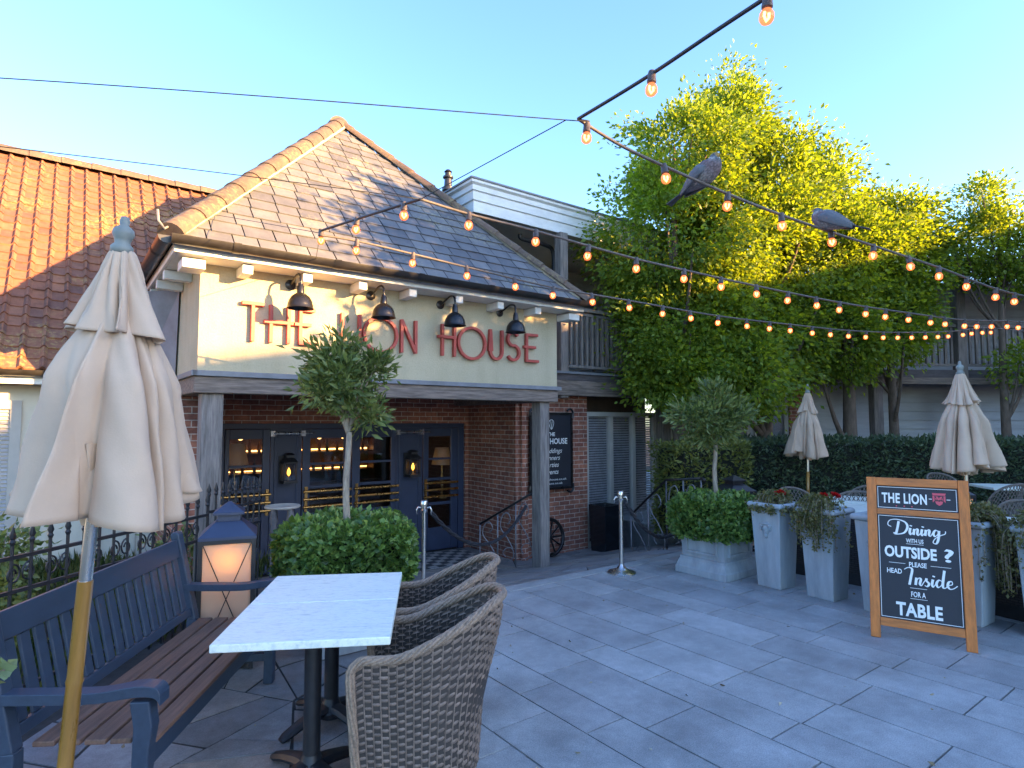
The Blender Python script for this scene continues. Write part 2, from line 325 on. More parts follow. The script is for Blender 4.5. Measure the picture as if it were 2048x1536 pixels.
m_tile=tilemat('clay_tiles',[(.24,.092,.05),(.29,.11,.055),(.17,.075,.052),(.33,.135,.07)])
m_hip=tilemat('hip_tiles',[(.115,.082,.060),(.142,.096,.070),(.10,.074,.058)],(.26,.20,.095),.5)
m_board=M('grey_weatherboard',(.50,.50,.51),.7,var=.12,scale=3,stretch=(.6,4,4),bs=25,bst=.1)
m_deck=M('dark_timber',(.10,.085,.085),.8,var=.4,scale=4,stretch=(1,5,5),bs=18,bst=.3)
m_blind=M('slatted_blind',(.36,.35,.36),.5,var=.2,scale=8)
m_frame=M('stone_window_frame',(.42,.40,.36),.6,var=.08,scale=6)
def checker():
    m,t,b=newmat('checker_tiles'); c=t.nodes.new('ShaderNodeTexChecker'); c.inputs['Scale'].default_value=7; c.inputs['Color1'].default_value=(.42,.41,.39,1); c.inputs['Color2'].default_value=(.05,.055,.065,1); t.links.new(coords(t),c.inputs[0])
    n=noise(t,coords(t),10,4); t.links.new(mixc(t,1.0,c.outputs[0],ramp(t,n,[(.3,(.7,.7,.7)),(.7,(1.1,1.1,1.1))]),'MULTIPLY'),b.inputs['Base Color']); b.inputs['Roughness'].default_value=.5; return m
m_check=checker()
# ------------------------------------------------------------------ foliage builder
def leaves(name,pos,dirs,L,wd,mat,parent=None,jit=.35,fold=.25):
    n=len(pos); pos=np.asarray(pos,float); d=np.asarray(dirs,float); d/=np.linalg.norm(d,axis=1)[:,None]+1e-9
    L=L*rng.uniform(1-jit,1+jit,n); r=rng.normal(size=(n,3)); s=np.cross(d,r); s/=np.linalg.norm(s,axis=1)[:,None]+1e-9; u=np.cross(s,d)
    wv=(L*wd)[:,None]; l=L[:,None]
    mid=pos+d*l*.45; tip=pos+d*l-u*l*.18
    V=np.stack([pos,mid+s*wv+u*wv*fold,tip,mid-s*wv+u*wv*fold],1).reshape(-1,3)
    idx=np.arange(n)[:,None]*4; T=np.concatenate([idx+[0,2,1],idx+[0,3,2]],1).reshape(-1)
    me=bpy.data.meshes.new(name); me.vertices.add(4*n); me.vertices.foreach_set('co',V.ravel()); me.loops.add(6*n); me.loops.foreach_set('vertex_index',T.astype(np.int32))
    me.polygons.add(2*n); me.polygons.foreach_set('loop_start',np.arange(0,6*n,3,dtype=np.int32)); me.polygons.foreach_set('loop_total',np.full(2*n,3,dtype=np.int32)); me.update(); me.validate()
    me.materials.append(mat); o=bpy.data.objects.new(name,me); COL.objects.link(o)
    if parent: o.parent=parent
    return o
def unit(n): v=rng.normal(size=(n,3)); return v/np.linalg.norm(v,axis=1)[:,None]
def clump(blobs,ncl,per,cr,shell=.55):
    """leaf positions in clumps scattered through ellipsoid blobs; returns pos, dirs, clump centres"""
    P=[];Q=[];CC=[]; vol=np.array([b[3]*b[4]*b[5] for b in blobs])**.67; vol/=vol.sum()
    for b,f in zip(blobs,vol):
        k=max(1,int(ncl*f)); u=unit(k); rad=rng.uniform(shell**2,1,k)**.5
        c=np.array(b[:3])+u*rad[:,None]*np.array(b[3:6])*(1+.10*np.sin(5*u[:,:1]+3*u[:,1:2])); CC.append(c)
        for ci,ui in zip(c,u):
            m=int(per*rng.uniform(.6,1.4)); o=rng.normal(size=(m,3))*cr*np.array([1,1,.75])*rng.uniform(.7,1.35); P.append(ci+o)
            dd=o/cr*.5+ui*.9+rng.normal(size=(m,3))*.6; dd[:,2]-=.35; Q.append(dd)
    return np.concatenate(P),np.concatenate(Q),np.concatenate(CC)
def tree(name,label,base,trunk_r,blobs,ncl,per,cr,L,mat,group,branch=14,top=None,lean=(0,0),wd=.30,cat='tree',bark=None):
    t=thing(name,label,cat,base,0,group); b=Vector((0,0,0)); zt=top or max(x[2] for x in blobs)
    mb=MB(); pts=[Vector((lean[0]*k+.05*math.sin(3*k+base[0]),lean[1]*k+.05*math.cos(2.3*k+base[1]),zt*k)) for k in [i/10 for i in range(11)]]
    mb.tube(pts,[trunk_r*(1.25 if i==0 else 1-.085*i) for i in range(11)],10)
    P,Q,CC=clump(blobs,ncl,per,cr)
    for c in CC[rng.choice(len(CC),min(branch,len(CC)),False)]:
        c=Vector(c); k=max(.25,min(.9,(c.z-.9-.45*math.hypot(c.x,c.y))/zt)); j=pts[int(k*10)]; mid=(j+c)/2+Vector((0,0,-.12*(c-j).length)); rr=trunk_r*(1-.75*k)*.5
        mb.tube(crom([j,mid,c],4),[rr*(1-.1*q)+.004 for q in range(9)],6)
    mb.build('trunk',bark or m_bark,t,True)
    leaves('crown',P,Q,L,wd,mat,t,jit=.48); return t
# ------------------------------------------------------------------ ground
def struct(o): o['kind']='structure'; return o
def rect_local(name,u0,u1,n0,n1,z,mat):
    mb=MB(); mb.poly([W(u0,n0,z),W(u1,n0,z),W(u1,n1,z),W(u0,n1,z)]); return struct(mb.build(name,mat))
NE=-1.45                                               # edge between the plaza and the ramp down to the doors
mb=MB(); mb.poly([(-400,-400,-1.2),(400,-400,-1.2),(400,400,-1.2),(-400,400,-1.2)]); struct(mb.build('ground',m_earth))
# bed under the slabs (everything except the sunken entrance)
mb=MB()
for u0,u1,n0,n1 in ((-30,30,-30,NE),(-30,-.35,NE,30),(6.9,30,NE,30)): mb.box(u0,u1,n0,n1,-1.1,-.012)
o=struct(mb.build('paving_bed',m_joint)); o.location=A; o.rotation_euler.z=ANG
def slabs():
    mb=MB(); u=-6.0; gap=.0055; widths=[.40,.30,.45,.30,.40,.45]; i=0
    XB=-.42
    while u<15:
        wd=widths[i%6]; i+=1; n=-9+rng.uniform(0,.9)
        while n<12:
            L=rng.choice([.6,.6,.75,.9]); u0,u1,n0,n1=u+gap,u+wd-gap,n+gap,n+L-gap; n+=L
            if n0>=NE and u<6.9: continue
            if n1>NE and u<6.9: n1=NE-.001
            if n1-n0<.03: continue
            c=W((u0+u1)/2,(n0+n1)/2)
            if c.x<XB-.55 and True: continue
            if c.y<-1.0 or c.x<XB-.3 and c.y<6: continue
            z=rng.uniform(-.0012,.0012); mb.box(u0,u1,n0,n1,-.03,z)
        u+=wd
    o=mb.build('plaza_paving',m_slab); o.location=A; o.rotation_euler.z=ANG; return struct(o)
slabs()
mb=MB(); mb.box(2.62,6.9,NE-.16,NE-.004,-.04,.006); mb.box(6.9,7.05,NE,3,-.6,.006); o=struct(mb.build('kerb_edge',m_slab)); o.location=A; o.rotation_euler.z=ANG
def split(poly,amin,amax,out,rn):
    ar=abs(sum(poly[i][0]*poly[(i+1)%len(poly)][1]-poly[(i+1)%len(poly)][0]*poly[i][1] for i in range(len(poly))))/2
    if ar<rn.uniform(amin,amax) or len(out)>3000: out.append(poly); return
    c=[sum(p[k] for p in poly)/len(poly) for k in (0,1)]; sxx=sum((p[0]-c[0])**2 for p in poly); syy=sum((p[1]-c[1])**2 for p in poly); sxy=sum((p[0]-c[0])*(p[1]-c[1]) for p in poly)
    th=.5*math.atan2(2*sxy,sxx-syy)+rn.gauss(0,.24); d=(math.cos(th),math.sin(th)); sz=math.sqrt(ar); c=[c[k]+d[k]*rn.uniform(-.16,.16)*sz for k in (0,1)]
    f=[(p[0]-c[0])*d[0]+(p[1]-c[1])*d[1] for p in poly]; A1=[];B1=[]
    for i in range(len(poly)):
        j=(i+1)%len(poly); (A1 if f[i]>=0 else B1).append(poly[i])
        if f[i]*f[j]<0: t=f[i]/(f[i]-f[j]); q=(poly[i][0]+(poly[j][0]-poly[i][0])*t,poly[i][1]+(poly[j][1]-poly[i][1])*t); A1.append(q);B1.append(q)
    if len(A1)<3 or len(B1)<3: out.append(poly); return
    split(A1,amin,amax,out,rn); split(B1,amin,amax,out,rn)
def stones(poly,zf,amin,amax,gap,seed):
    rn=random.Random(seed); out=[]; split(poly,amin,amax,out,rn); mb=MB()
    for p in out:
        c=Vector((sum(q[0] for q in p)/len(p),sum(q[1] for q in p)/len(p))); q2=[]
        for q in p:
            v=Vector(q)-c; L=v.length; 
            if L>gap*2: v*=(L-gap*rn.uniform(.8,2.0))/L
            q2.append(c+v)
        dz=rn.uniform(-.004,.004); n=len(q2); mb.add([(q.x,q.y,zf(q.y)+dz) for q in q2]+[(q.x,q.y,zf(q.y)-.03) for q in q2],[tuple(range(n))]+[((i+1)%n,i,n+i,n+(i+1)%n) for i in range(n)])
    return mb
mb=MB(); mb.poly([(-2.62,-3,-.018),(.6,-3,-.018),(.6,6.0,-.018),(-.3,6.35,-.018),(-1.9,5.22,-.018),(-2.62,5.0,-.018)]); struct(mb.build('flagstone_joints',m_joint))
struct(stones([(-2.62,-1),(.5,-1),(.5,6.2),(-.3,6.35),(-1.9,5.2),(-2.62,5.0)],lambda y:-.008,.10,.42,.009,4).build('flagstones',m_crazy))
def ramp_z(n): return -.5*min(1,max(0,(n-NE)/2.3))
mb=MB(); ns=[NE,-1.0,-.5,0,.5,.85,1.4,2.0,2.7]
for a_,b_ in zip(ns[:-1],ns[1:]): mb.poly([(-.35,a_,ramp_z(a_)-.006),(6.9,a_,ramp_z(a_)-.006),(6.9,b_,ramp_z(b_)-.006),(-.35,b_,ramp_z(b_)-.006)])
o=struct(mb.build('entrance_ramp',m_joint)); o.location=A; o.rotation_euler.z=ANG
o=struct(stones([(-.34,NE+.01),(6.88,NE+.01),(6.88,2.55),(-.34,2.55)],lambda n:ramp_z(n)+.008,.10,.4,.009,9).build('ramp_stones',m_crazy)); o.location=A; o.rotation_euler.z=ANG
mb=MB(); mb.box(0,1.25,0,.95,0,.012); o=mb.build('tiled_doormat',m_check); o.location=W(3.3,1.45,-.484); o.rotation_euler.z=ANG; tag(o,'black and white chequered tile mat in front of the navy doors','mat')
mb=MB(); mb.poly([(-9,-2,-.03),(-2.6,-2,-.03),(-2.6,5.2,-.03),(-3.2,6.6,-.03),(-4.2,9.5,-.03),(-9,9.5,-.03)]); struct(mb.build('garden_soil',m_soil))
n=14000; gx=rng.uniform(-6.5,-2.75,n); gy=rng.uniform(1.2,7.5,n); k=gx<-2.72-.0*gy; gp=np.stack([gx,gy,np.full(n,-.04)],1)[k]; cl=np.sin(gp[:,0]*3.1)*np.cos(gp[:,1]*2.3)
g=leaves('garden_grass',gp,np.stack([rng.normal(size=len(gp))*.5,rng.normal(size=len(gp))*.5,np.ones(len(gp))*1.3],1),.17,.03,m_grass,jit=.5); tag(g,'long unmown grass in the bed behind the iron fence','grass',kind='stuff')
# ------------------------------------------------------------------ the pub
pub=thing('pub_building','hip roofed pub with cream sign wall jettied over navy doors and red brick','building',A,ANG)
MB().box(0,4.66,0,2.55,2.2,3.42).build('upper_wall',m_cream,pub)
MB().box(-.05,4.70,-.06,-.002,2.15,2.205).box(-.06,-.002,-.06,1.6,2.15,2.205).build('lead_drip',m_lead,pub,bevel=.006)
MB().box(-.03,4.66,-.03,.17,1.985,2.15).box(-.03,.17,.172,2.5,1.985,2.15).box(4.46,4.66,.172,2.5,1.985,2.15).build('bressummer',m_beam,pub,bevel=.012)
MB().box(.18,4.45,.18,2.54,2.10,2.19).build('porch_ceiling',m_deck,pub)
pl=fac(421,800,.15); pr=fac(1075,900,.2)
for u_,hw_ in ((pl.x,.1),(pr.x,.085)): MB().box(u_-hw_,u_+hw_,.03,.23,-.52,1.985).build('post',m_timber,pub,bevel=.012)
# brick walls around the doors
bw=MB(); bw.box(-.6,4.95,2.56,2.78,1.68,2.19).box(-.6,.74,2.56,2.78,-.55,1.68).box(4.735,4.95,2.56,2.78,-.55,1.68)
bw.build('brick_wall',m_brick,pub)
MB().box(4.80,5.02,1.39,2.56,-.55,2.3).box(4.80,6.38,1.17,1.388,-.55,2.3).box(4.88,5.0,1.10,1.168,-.55,2.3).build('brick_pier',m_brick,pub)
MB().box(-.02,.2,.9,2.55,-.55,1.98).build('side_brick_wall',m_brick,pub)
MB().box(.742,4.733,2.60,2.66,1.60,1.678).box(4.62,4.733,2.60,2.66,-.5,1.60).box(.742,.80,2.60,2.66,-.5,1.60).build('door_frame',m_navy,pub,bevel=.006)
def panel(u0,u1):
    o=MB().box(u0,u1,2.625,2.66,-.5,1.598).build('door_panel',m_navy,pub)
    f=MB()
    for a_,b_,c_,d_ in ((u0+.05,u0+.085,-.3,1.5),(u1-.085,u1-.05,-.3,1.5),(u0+.087,u1-.087,1.465,1.5),(u0+.087,u1-.087,-.3,-.265)): f.box(a_,b_,2.608,2.6245,c_,d_)
    f.build('moulding',m_navy,o,bevel=.004)
panel(1.425,1.875); panel(3.425,3.915)
def door(u0,u1,p0,p1,flip):
    y0,y1=2.605,2.655; mb=MB(); mb.box(u0+.006,p0,y0,y1,-.48,1.595).box(p1,u1-.006,y0,y1,-.48,1.595)
    for z0,z1 in ((1.455,1.595),(1.05,1.085),(.70,.745),(.28,.33),(-.48,-.10)): mb.box(p0+.001,p1-.001,y0+.002,y1,z0,z1)
    d=mb.build('door',m_navy,pub,bevel=.006)
    MB().box(p0,p1,2.632,2.636,-.1,1.455).build('pane',m_glass,d)
    h=MB()
    for z in (.43,.545,.66):
        h.tube([(p0-.11,2.55,z),(p1+.11,2.55,z)],.021,10)
        for x in (p0-.07,p1+.07): h.tube([(x,2.55,z),(x,2.604,z)],.012,6)
    x=(p1+.05) if flip else (p0-.08); h.box(x,x+.04,2.575,2.603,.36,.73)
    h.build('push_bar',m_brass,d,True,auto=40)
for a in ((.802,1.42,.865,1.31,1),(1.88,2.65,2.0,2.525,0),(2.655,3.42,2.795,3.33,0),(3.92,4.615,4.025,4.47,0)): door(*a)
for u_ in (1.66,3.66):
    mb=MB(); mb.tube([(u_-.22,2.575,1.53),(u_+.22,2.575,1.53)],.022,10)
    for x in (-.22,.22): mb.box(u_+x-.03,u_+x+.03,2.56,2.607,1.49,1.57)
    mb.tube([(u_+.22,2.575,1.53),(u_+.38,2.58,1.53)],.012,6); mb.build('door_closer',m_steel,pub,True,auto=40)
# dark bar room behind the glass
MB().box(.3,5.2,6.5,6.6,-.5,2.2).box(.2,.298,2.8,6.6,-.5,2.2).box(5.21,5.3,2.8,6.6,-.5,2.2).box(.3,5.2,2.8,6.48,2.192,2.25).box(.3,5.2,2.8,6.48,-.6,-.506).build('bar_room',m_inner,pub)
# roof
HX,HN,HZ=2.3,2.45,6.36; EZ=3.40; E0,E1,EN=-.30,4.90,-.36
def hip_face(a,b,apex,gauge,sw,mat,name,parent,thick=.012):
    """courses of slates laid on the triangle a-b (eave) to apex"""
    a,b,c=Vector(a),Vector(b),Vector(apex); ex=(b-a).normalized(); m=(a+b)/2; up=(c-a)-ex*((c-a).dot(ex)); H=up.length; up.normalize(); nr=ex.cross(up).normalized()
    ca=(c-a).dot(ex); Lb=(b-a).length; mb=MB(); row=0; h=0
    while h<H-.02:
        h0,h1=h-.02,min(h+gauge*1.25,H); t0=max(h,0)/H; t1=min(h+gauge,H)/H
        xl=ca*(t0+t1)/2; xr=Lb+(ca-Lb)*(t0+t1)/2; x=xl-(sw*.5 if row%2 else 0)-rng.uniform(0,.04)
        while x<xr:
            ww=sw*rng.uniform(.85,1.15); x0,x1=max(x,xl)+.006,min(x+ww,xr)-.006; x+=ww
            if x1-x0<.02: continue
            lift=rng.uniform(0,.006); dz=rng.uniform(-.006,.006)
            q=[a+ex*x0+up*(h0+dz),a+ex*x1+up*(h0+dz),a+ex*x1+up*h1,a+ex*x0+up*h1]
            o0=nr*(thick+.008+lift); o1=nr*.004
            vs=[q[0]+o0,q[1]+o0,q[2]+o1,q[3]+o1,q[0]+o0-nr*.012,q[1]+o0-nr*.012]
            mb.add(vs,[(0,1,2,3),(4,5,1,0)])
        h+=gauge; row+=1
    return mb.build(name,mat,parent)
sl_=hip_face((E0,EN,EZ),(E1,EN,EZ),(HX,HN,HZ),.205,.27,m_slate,'slate_slope',pub)
rf=MB(); dz=-.03
rf.add([(E0,EN,EZ+dz),(E1,EN,EZ+dz),(HX,HN,HZ+dz),(E0,12,EZ+dz),(E1,12,EZ+dz),(HX,12,HZ+dz)],[(0,1,2),(0,2,5,3),(1,4,5,2),(0,3,4,1)]); rf.build('roof_deck',M('roofing_felt',(.02,.02,.022),.9),pub)
def ridge(p,q,r,name,mat,parent,step=.42,mort=True):
    p,q=Vector(p),Vector(q); d=(q-p); L=d.length; d.normalize(); s=d.cross(Vector((0,0,1))).normalized(); u=s.cross(d); mb=MB(); k=0
    while k<L:
        k1=min(k+step+.03,L)
        for a_,b_,ra,rb in ((k,k1,r+.012,r-.004),):
            vs=[]
            for kk,rr in ((a_,ra),(b_,rb)):
                for i in range(9): th=math.pi*i/8; vs.append(p+d*kk+s*(rr*math.cos(th)*1.08)+u*(rr*math.sin(th)*.95-.02))
            mb.add(vs,[(i,i+1,10+i,9+i) for i in range(8)]+[tuple(range(8,-1,-1))])
        k+=step
    return mb.build(name,mat,parent,True,auto=50)
ridge((E0-.02,EN-.02,EZ+.02),(HX,HN,HZ+.03),.11,'hip_tiles',m_hip,pub); ridge((E1+.02,EN-.02,EZ+.02),(HX,HN,HZ+.03),.09,'hip_tiles',m_hip,pub); ridge((HX,HN,HZ+.03),(HX,12,HZ+.03),.13,'ridge_tiles',m_hip,pub)
mb=MB(); off=Vector((.14,-.10,-.02)); mb.tube([Vector((E0+.1,EN+.02,EZ+.05)),Vector((HX+.05,HN-.12,HZ-.06))],.022,6); mb.tube([Vector((E1-.1,EN+.02,EZ+.05)),Vector((HX+.12,HN-.10,HZ-.09))],.022,6); mb.build('mortar_fillet',M('lime_mortar',(.50,.46,.36),.9,var=.2,scale=14,bs=30,bst=.4),pub,True)
mb=MB(); mb.tube([(E0+.02,EN-.02,EZ+.12),(E0-.07,EN-.05,EZ+.04),(E0-.12,EN-.06,EZ+.10),(E0-.13,EN-.06,EZ+.2)],.012,6); mb.build('hip_iron',m_lead,pub)
def gutter(p,q,r,name,parent,mat,side):
    p,q=Vector(p),Vector(q); d=(q-p).normalized(); s=d.cross(Vector((0,0,1))); mb=MB(); vs=[]
    for c in (p,q):
        for rr in (r,r-.008):
            for i in range(9): th=math.pi+math.pi*i/8; vs.append(c+s*(rr*math.cos(th))+Vector((0,0,rr*math.sin(th))))
    f=[]
    for i in range(8): f.append((i,i+1,19+i,18+i)); f.append((9+i+1,9+i,27+i,28+i))
    for i in (0,8): f.append((i,9+i,27+i,18+i))
    for e in (0,18): f.append(tuple(e+i for i in range(9)))
    mb.add(vs,f); L=(q-p).length; k=.55
    while k<L:
        c=p+d*k; vs=[]
        for kk in (-.035,.035):
            for i in range(9): th=math.pi+math.pi*i/8; vs.append(c+d*kk+s*((r+.009)*math.cos(th))+Vector((0,0,(r+.009)*math.sin(th)+.004)))
        mb.add(vs,[(i,i+1,10+i,9+i) for i in range(8)]); k+=.98
    return mb.build(name,mat,parent,True,auto=50)
gutter((E0-.02,EN-.065,EZ-.012),(E1+.06,EN-.065,EZ-.012),.076,'gutter',pub,m_gut,1); gutter((E0-.05,EN-.02,EZ-.01),(E0-.05,3.5,EZ-.01),.068,'gutter',pub,m_gut,1)
MB().box(E0+.02,E1-.02,EN+.02,EN+.05,EZ-.135,EZ-.045).box(E0+.02,E0+.05,EN+.052,3,EZ-.135,EZ-.045).build('fascia_board',m_whitepaint,pub,bevel=.004)
MB().box(E0+.052,E1-.05,EN+.052,-.002,EZ-.135,EZ-.115).box(E0+.052,-.002,0,3,EZ-.135,EZ-.115).build('soffit',m_whitepaint,pub)
for x,y in ((495,538),(615,553),(725,568),(825,580),(918,593),(1000,605),(1075,615)):
    u_=fac(x,y,-.25).x; MB().box(u_-.05,u_+.05,-.27,-.002,EZ-.235,EZ-.142).build('corbel',m_whitepaint,pub,bevel=.006)
MB().box(-.2,0,-.27,-.003,EZ-.25,EZ-.162).build('corbel',m_whitepaint,pub,bevel=.006); MB().box(4.66,4.86,-.27,-.003,EZ-.25,EZ-.162).build('corbel',m_whitepaint,pub,bevel=.006)
for k in (.45,1.0,1.55): MB().box(-.26,-.002,k,k+.1,EZ-.235,EZ-.142).build('corbel',m_whitepaint,pub,bevel=.006)
mb=MB(); mb.add([(-.02,1.15,3.2),(-.02,1.75,3.2),(-.02,1.75,2.2),(-.02,1.25,2.2),(-.62,1.75,3.2),(-.30,1.75,2.2)],[(0,1,2,3),(0,3,5,4)]); mb.build('lead_valley',m_lead,pub)
# window to the right of the brick pier
wf=MB(); us=[6.40,7.02,7.62,8.22]
wf.box(6.38,8.24,1.19,1.29,1.80,1.88).box(6.38,8.24,1.19,1.29,-.5,-.40)
for x in us: wf.box(x-.045,x+.045,1.192,1.288,-.40,1.80)
wn=wf.build('window',m_frame,pub,bevel=.006)
MB().box(6.42,8.2,1.24,1.245,-.4,1.8).build('pane',glassmat('clear_glass',(.95,.96,.97)),wn)
bl=MB(); z=-.35
while z<1.78:
    for a_,b_ in zip(us[:-1],us[1:]): bl.add([(a_+.05,1.262,z),(b_-.05,1.262,z),(b_-.05,1.28,z+.032),(a_+.05,1.28,z+.032)],[(0,1,2,3)])
    z+=.045
bl.build('blind',m_blind,wn)
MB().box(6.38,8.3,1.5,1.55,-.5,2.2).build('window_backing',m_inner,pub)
MB().box(8.25,8.47,1.0,1.2,-.5,2.3).build('post',m_timber,pub,bevel=.01)
MB().box(8.48,12,1.3,1.4,-.5,2.3).build('cream_wall',m_creamwall,pub)
# ------------------------------------------------------------------ balcony building to the right
bal=thing('balcony_building','pub wing with white moulded cornice and timber balcony half hidden by the trees','building',A,ANG)
FU=3.87; fz=4.90
prof=[(0,.0),(0,.17),(.025,.18),(.025,.31),(.05,.325),(.05,.40),(.09,.43),(.09,.47)]
mb=MB(); 
def cornice(pr):
    vs=[]
    for d,z in pr: vs+= [(12.5,1-d,fz+z),(FU-d,1-d,fz+z),(FU-d,6,fz+z)]
    fs=[]
    for i in range(len(pr)-1):
        for k in (0,1): fs.append((i*3+k,i*3+k+1,(i+1)*3+k+1,(i+1)*3+k))
    return vs,fs
v_,f_=cornice(prof); mb.add(v_,f_); mb.build('cornice',m_fascia,bal)
mb=MB(); mb.box(FU-.11,12.5,.89,6,fz+.472,fz+.50); mb.build('roof_edge',m_lead,bal)
MB().box(FU+.01,12.5,1.01,6,fz+.0,fz+.03).build('ceiling',m_creamwall,bal)
MB().box(4.9,12.5,2.9,3.0,2.52,4.9).build('back_wall',m_board,bal)
bd=MB(); z=2.6
while z<4.85: bd.add([(4.9,2.86,z),(12.5,2.86,z),(12.5,2.898,z+.17),(4.9,2.898,z+.17)],[(0,1,2,3)]); z+=.175
bd.build('weatherboard',m_board,bal)
dr=MB(); dr.box(7.2,7.24,2.83,2.858,2.5,4.55).box(8.16,8.2,2.83,2.858,2.5,4.55).box(7.24,8.16,2.83,2.858,4.5,4.55); dr=dr.build('door_frame',m_frame,bal); MB().box(7.241,8.159,2.845,2.855,2.52,4.499).build('door',m_board,dr)
MB().box(4.67,12.5,.92,2.89,2.40,2.50).build('balcony_floor',m_deck,bal); MB().box(4.67,12.5,.90,1.0,2.14,2.395).build('balcony_beam',m_beam,bal,bevel=.01)
MB().box(4.67,12.5,.88,1.02,2.505,2.545).build('edge_strip',m_lead,bal)
pu=fac(1124,650,1.0).x
for u_ in (pu,8.7,11.6): MB().box(u_-.085,u_+.085,.93,1.09,2.1,4.90).build('post',m_timber,bal,bevel=.012)
mb=MB(); mb.box(pu+.09,12.5,.95,1.07,3.60,3.66).box(pu+.09,12.5,.98,1.04,3.53,3.57).box(pu+.09,12.5,.98,1.04,2.62,2.67); mb.build('handrail',m_timber,bal,bevel=.006)
u_=pu+.2; k=0
while u_<11:
    MB().box(u_-.022,u_+.022,.985,1.03,2.672,3.528).build('baluster',m_timber,bal); u_+=.125
mb=MB(); mb.tube(crom([fac(1040,468,1.3),fac(1045,478,1.3),fac(1090,490,1.3),fac(1106,505,1.3),fac(1107,560,1.3),fac(1106,640,1.3)],5),.035,10); mb.build('downpipe',m_iron,bal,True)
# sunny-side chimney pot seen over the hip
cp=fac(896,386,6.0); ch=thing('chimney_pot','small dark turned chimney pot peeping over the slate hip beside the cornice','chimney',W(cp.x,cp.y,cp.z),ANG)
MB().lathe([(.11,-.9),(.11,.02),(.15,.05),(.15,.12),(.10,.16),(.09,.34),(.13,.37),(.13,.41),(.08,.44),(.08,.5)],n=14).build('pot',m_gut,ch,True,auto=40); MB().lathe([(.075,.51),(.10,.53),(.05,.58),(.0,.60)],n=12).build('cap',m_gut,ch,True,auto=40)
# ------------------------------------------------------------------ red tiled house on the left
th_=thing('tiled_house','low cream house with orange clay pantile roof behind the closed front parasol','house',A,ANG)
RN0,RN1,RZ0,RZ1=2.2,6.0,2.30,6.05
def pantiles():
    mb=MB(); rows=27; g=(RN1-RN0)/rows; tw=.20; cols=int(12/tw); s=(RZ1-RZ0)/(RN1-RN0)
    prof=[(0,.0),(.08,.0),(.55,-.004),(.66,.0),(.72,.022),(.80,.040),(.88,.036),(.96,.014),(1.03,.006)]
    L=math.hypot(1,s); nx=(0,-s/L,1/L)
    for r in range(rows):
        for c in range(cols):
            u0=2.6-(c+1)*tw
            if u0>1.9-.0*r: continue
            n0,n1=RN0+r*g-.02,RN0+(r+1)*g+.03; j=rng.uniform(-.006,.006); vs=[]
            for n_,lift in ((n0,.030+j),(n1,.006)):
                for px,ph in prof:
                    h=ph+lift; vs.append((u0+px*tw,n_+nx[1]*h,RZ0+(n_-RN0)*s+nx[2]*h))
            m_=len(prof)
            for px,ph in prof: vs.append((u0+px*tw,n0+.0,RZ0+(n0-RN0)*s+ph*.7-.005))
            mb.add(vs,[(i,i+1,m_+i+1,m_+i) for i in range(m_-1)]+[(2*m_+i,2*m_+i+1,i+1,i) for i in range(m_-1)])
    return mb.build('roof',m_tile,th_,True,auto=35)
pantiles()
mb=MB(); mb.add([(-10,RN0,RZ0-.02),(2.6,RN0,RZ0-.02),(2.6,RN1,RZ1-.02),(-10,RN1,RZ1-.02),(2.6,9.8,RZ0),(-10,9.8,RZ0)],[(0,1,2,3),(3,2,4,5)]); mb.build('roof_deck',m_tile,th_)
ridge((-10,RN1,RZ1-.0),(2.6,RN1,RZ1-.0),.15,'ridge_tiles',m_hip,th_)
gutter((-10,RN0-.1,RZ0-.02),(-.1,RN0-.1,RZ0-.02),.07,'gutter',th_,m_gut,1); MB().box(-10,-.12,RN0-.02,RN0+.01,RZ0-.17,RZ0-.03).build('fascia_board',m_whitepaint,th_)
MB().box(-10,-.02,RN0+.35,RN0+.5,-.3,RZ0+.2).build('wall',m_creamwall,th_)
MB().box(-10,-.02,RN0+.02,RN0+.35,RZ0-.15,RZ0-.13).build('soffit',m_deck,th_)
for u_ in (-1.15,-.62,-.25): MB().box(u_-.02,u_+.02,RN0+.335,RN0+.349,-.2,RZ0-.15).build('batten',m_creamwall,th_)
MB().box(-.62,-.5,RN0+.02,RN0+.3,RZ0-.28,RZ0-.152).build('corbel',m_whitepaint,th_)
wl=fac(42,850,RN0+.33).x; mb=MB(); mb.box(wl-.1,wl,RN0+.31,RN0+.348,.0,1.95).box(wl-2,wl-.1,RN0+.31,RN0+.348,1.85,1.95).box(wl-2,wl-.1,RN0+.31,RN0+.348,.0,.1); wo=mb.build('window',m_frame,th_); mb=MB(); z=.1
while z<1.85: mb.add([(wl-2,RN0+.325,z),(wl-.1,RN0+.325,z),(wl-.1,RN0+.345,z+.03),(wl-2,RN0+.345,z+.03)],[(0,1,2,3)]); z+=.045
mb.build('blind',m_blind,wo)
# ------------------------------------------------------------------ far weatherboarded wing
wg=thing('weatherboarded_wing','grey weatherboarded wing with upper balcony rails behind the dark hedge','building',(4.3,13.1,0),R(5))
MB().box(-.4,16,.0,.2,-.5,2.6).build('wall',m_board,wg); bd=MB(); z=-.4
while z<2.5: bd.add([(2.3,-.04,z),(16,-.04,z),(16,-.004,z+.19),(2.3,-.004,z+.19)],[(0,1,2,3)]); z+=.195
bd.build('weatherboard',m_board,wg); MB().box(1.75,2.29,-.05,-.003,-.4,2.5).build('brick_panel',m_brick,wg)
for k in (.1,.95): 
    f=MB().box(k,k+.07,-.06,-.003,.3,2.2).box(k+.68,k+.75,-.06,-.003,.3,2.2).box(k+.071,k+.679,-.06,-.003,2.12,2.2).build('window',m_frame,wg); MB().box(k+.07,k+.68,-.03,-.02,.3,2.12).build('pane',m_glass,f)
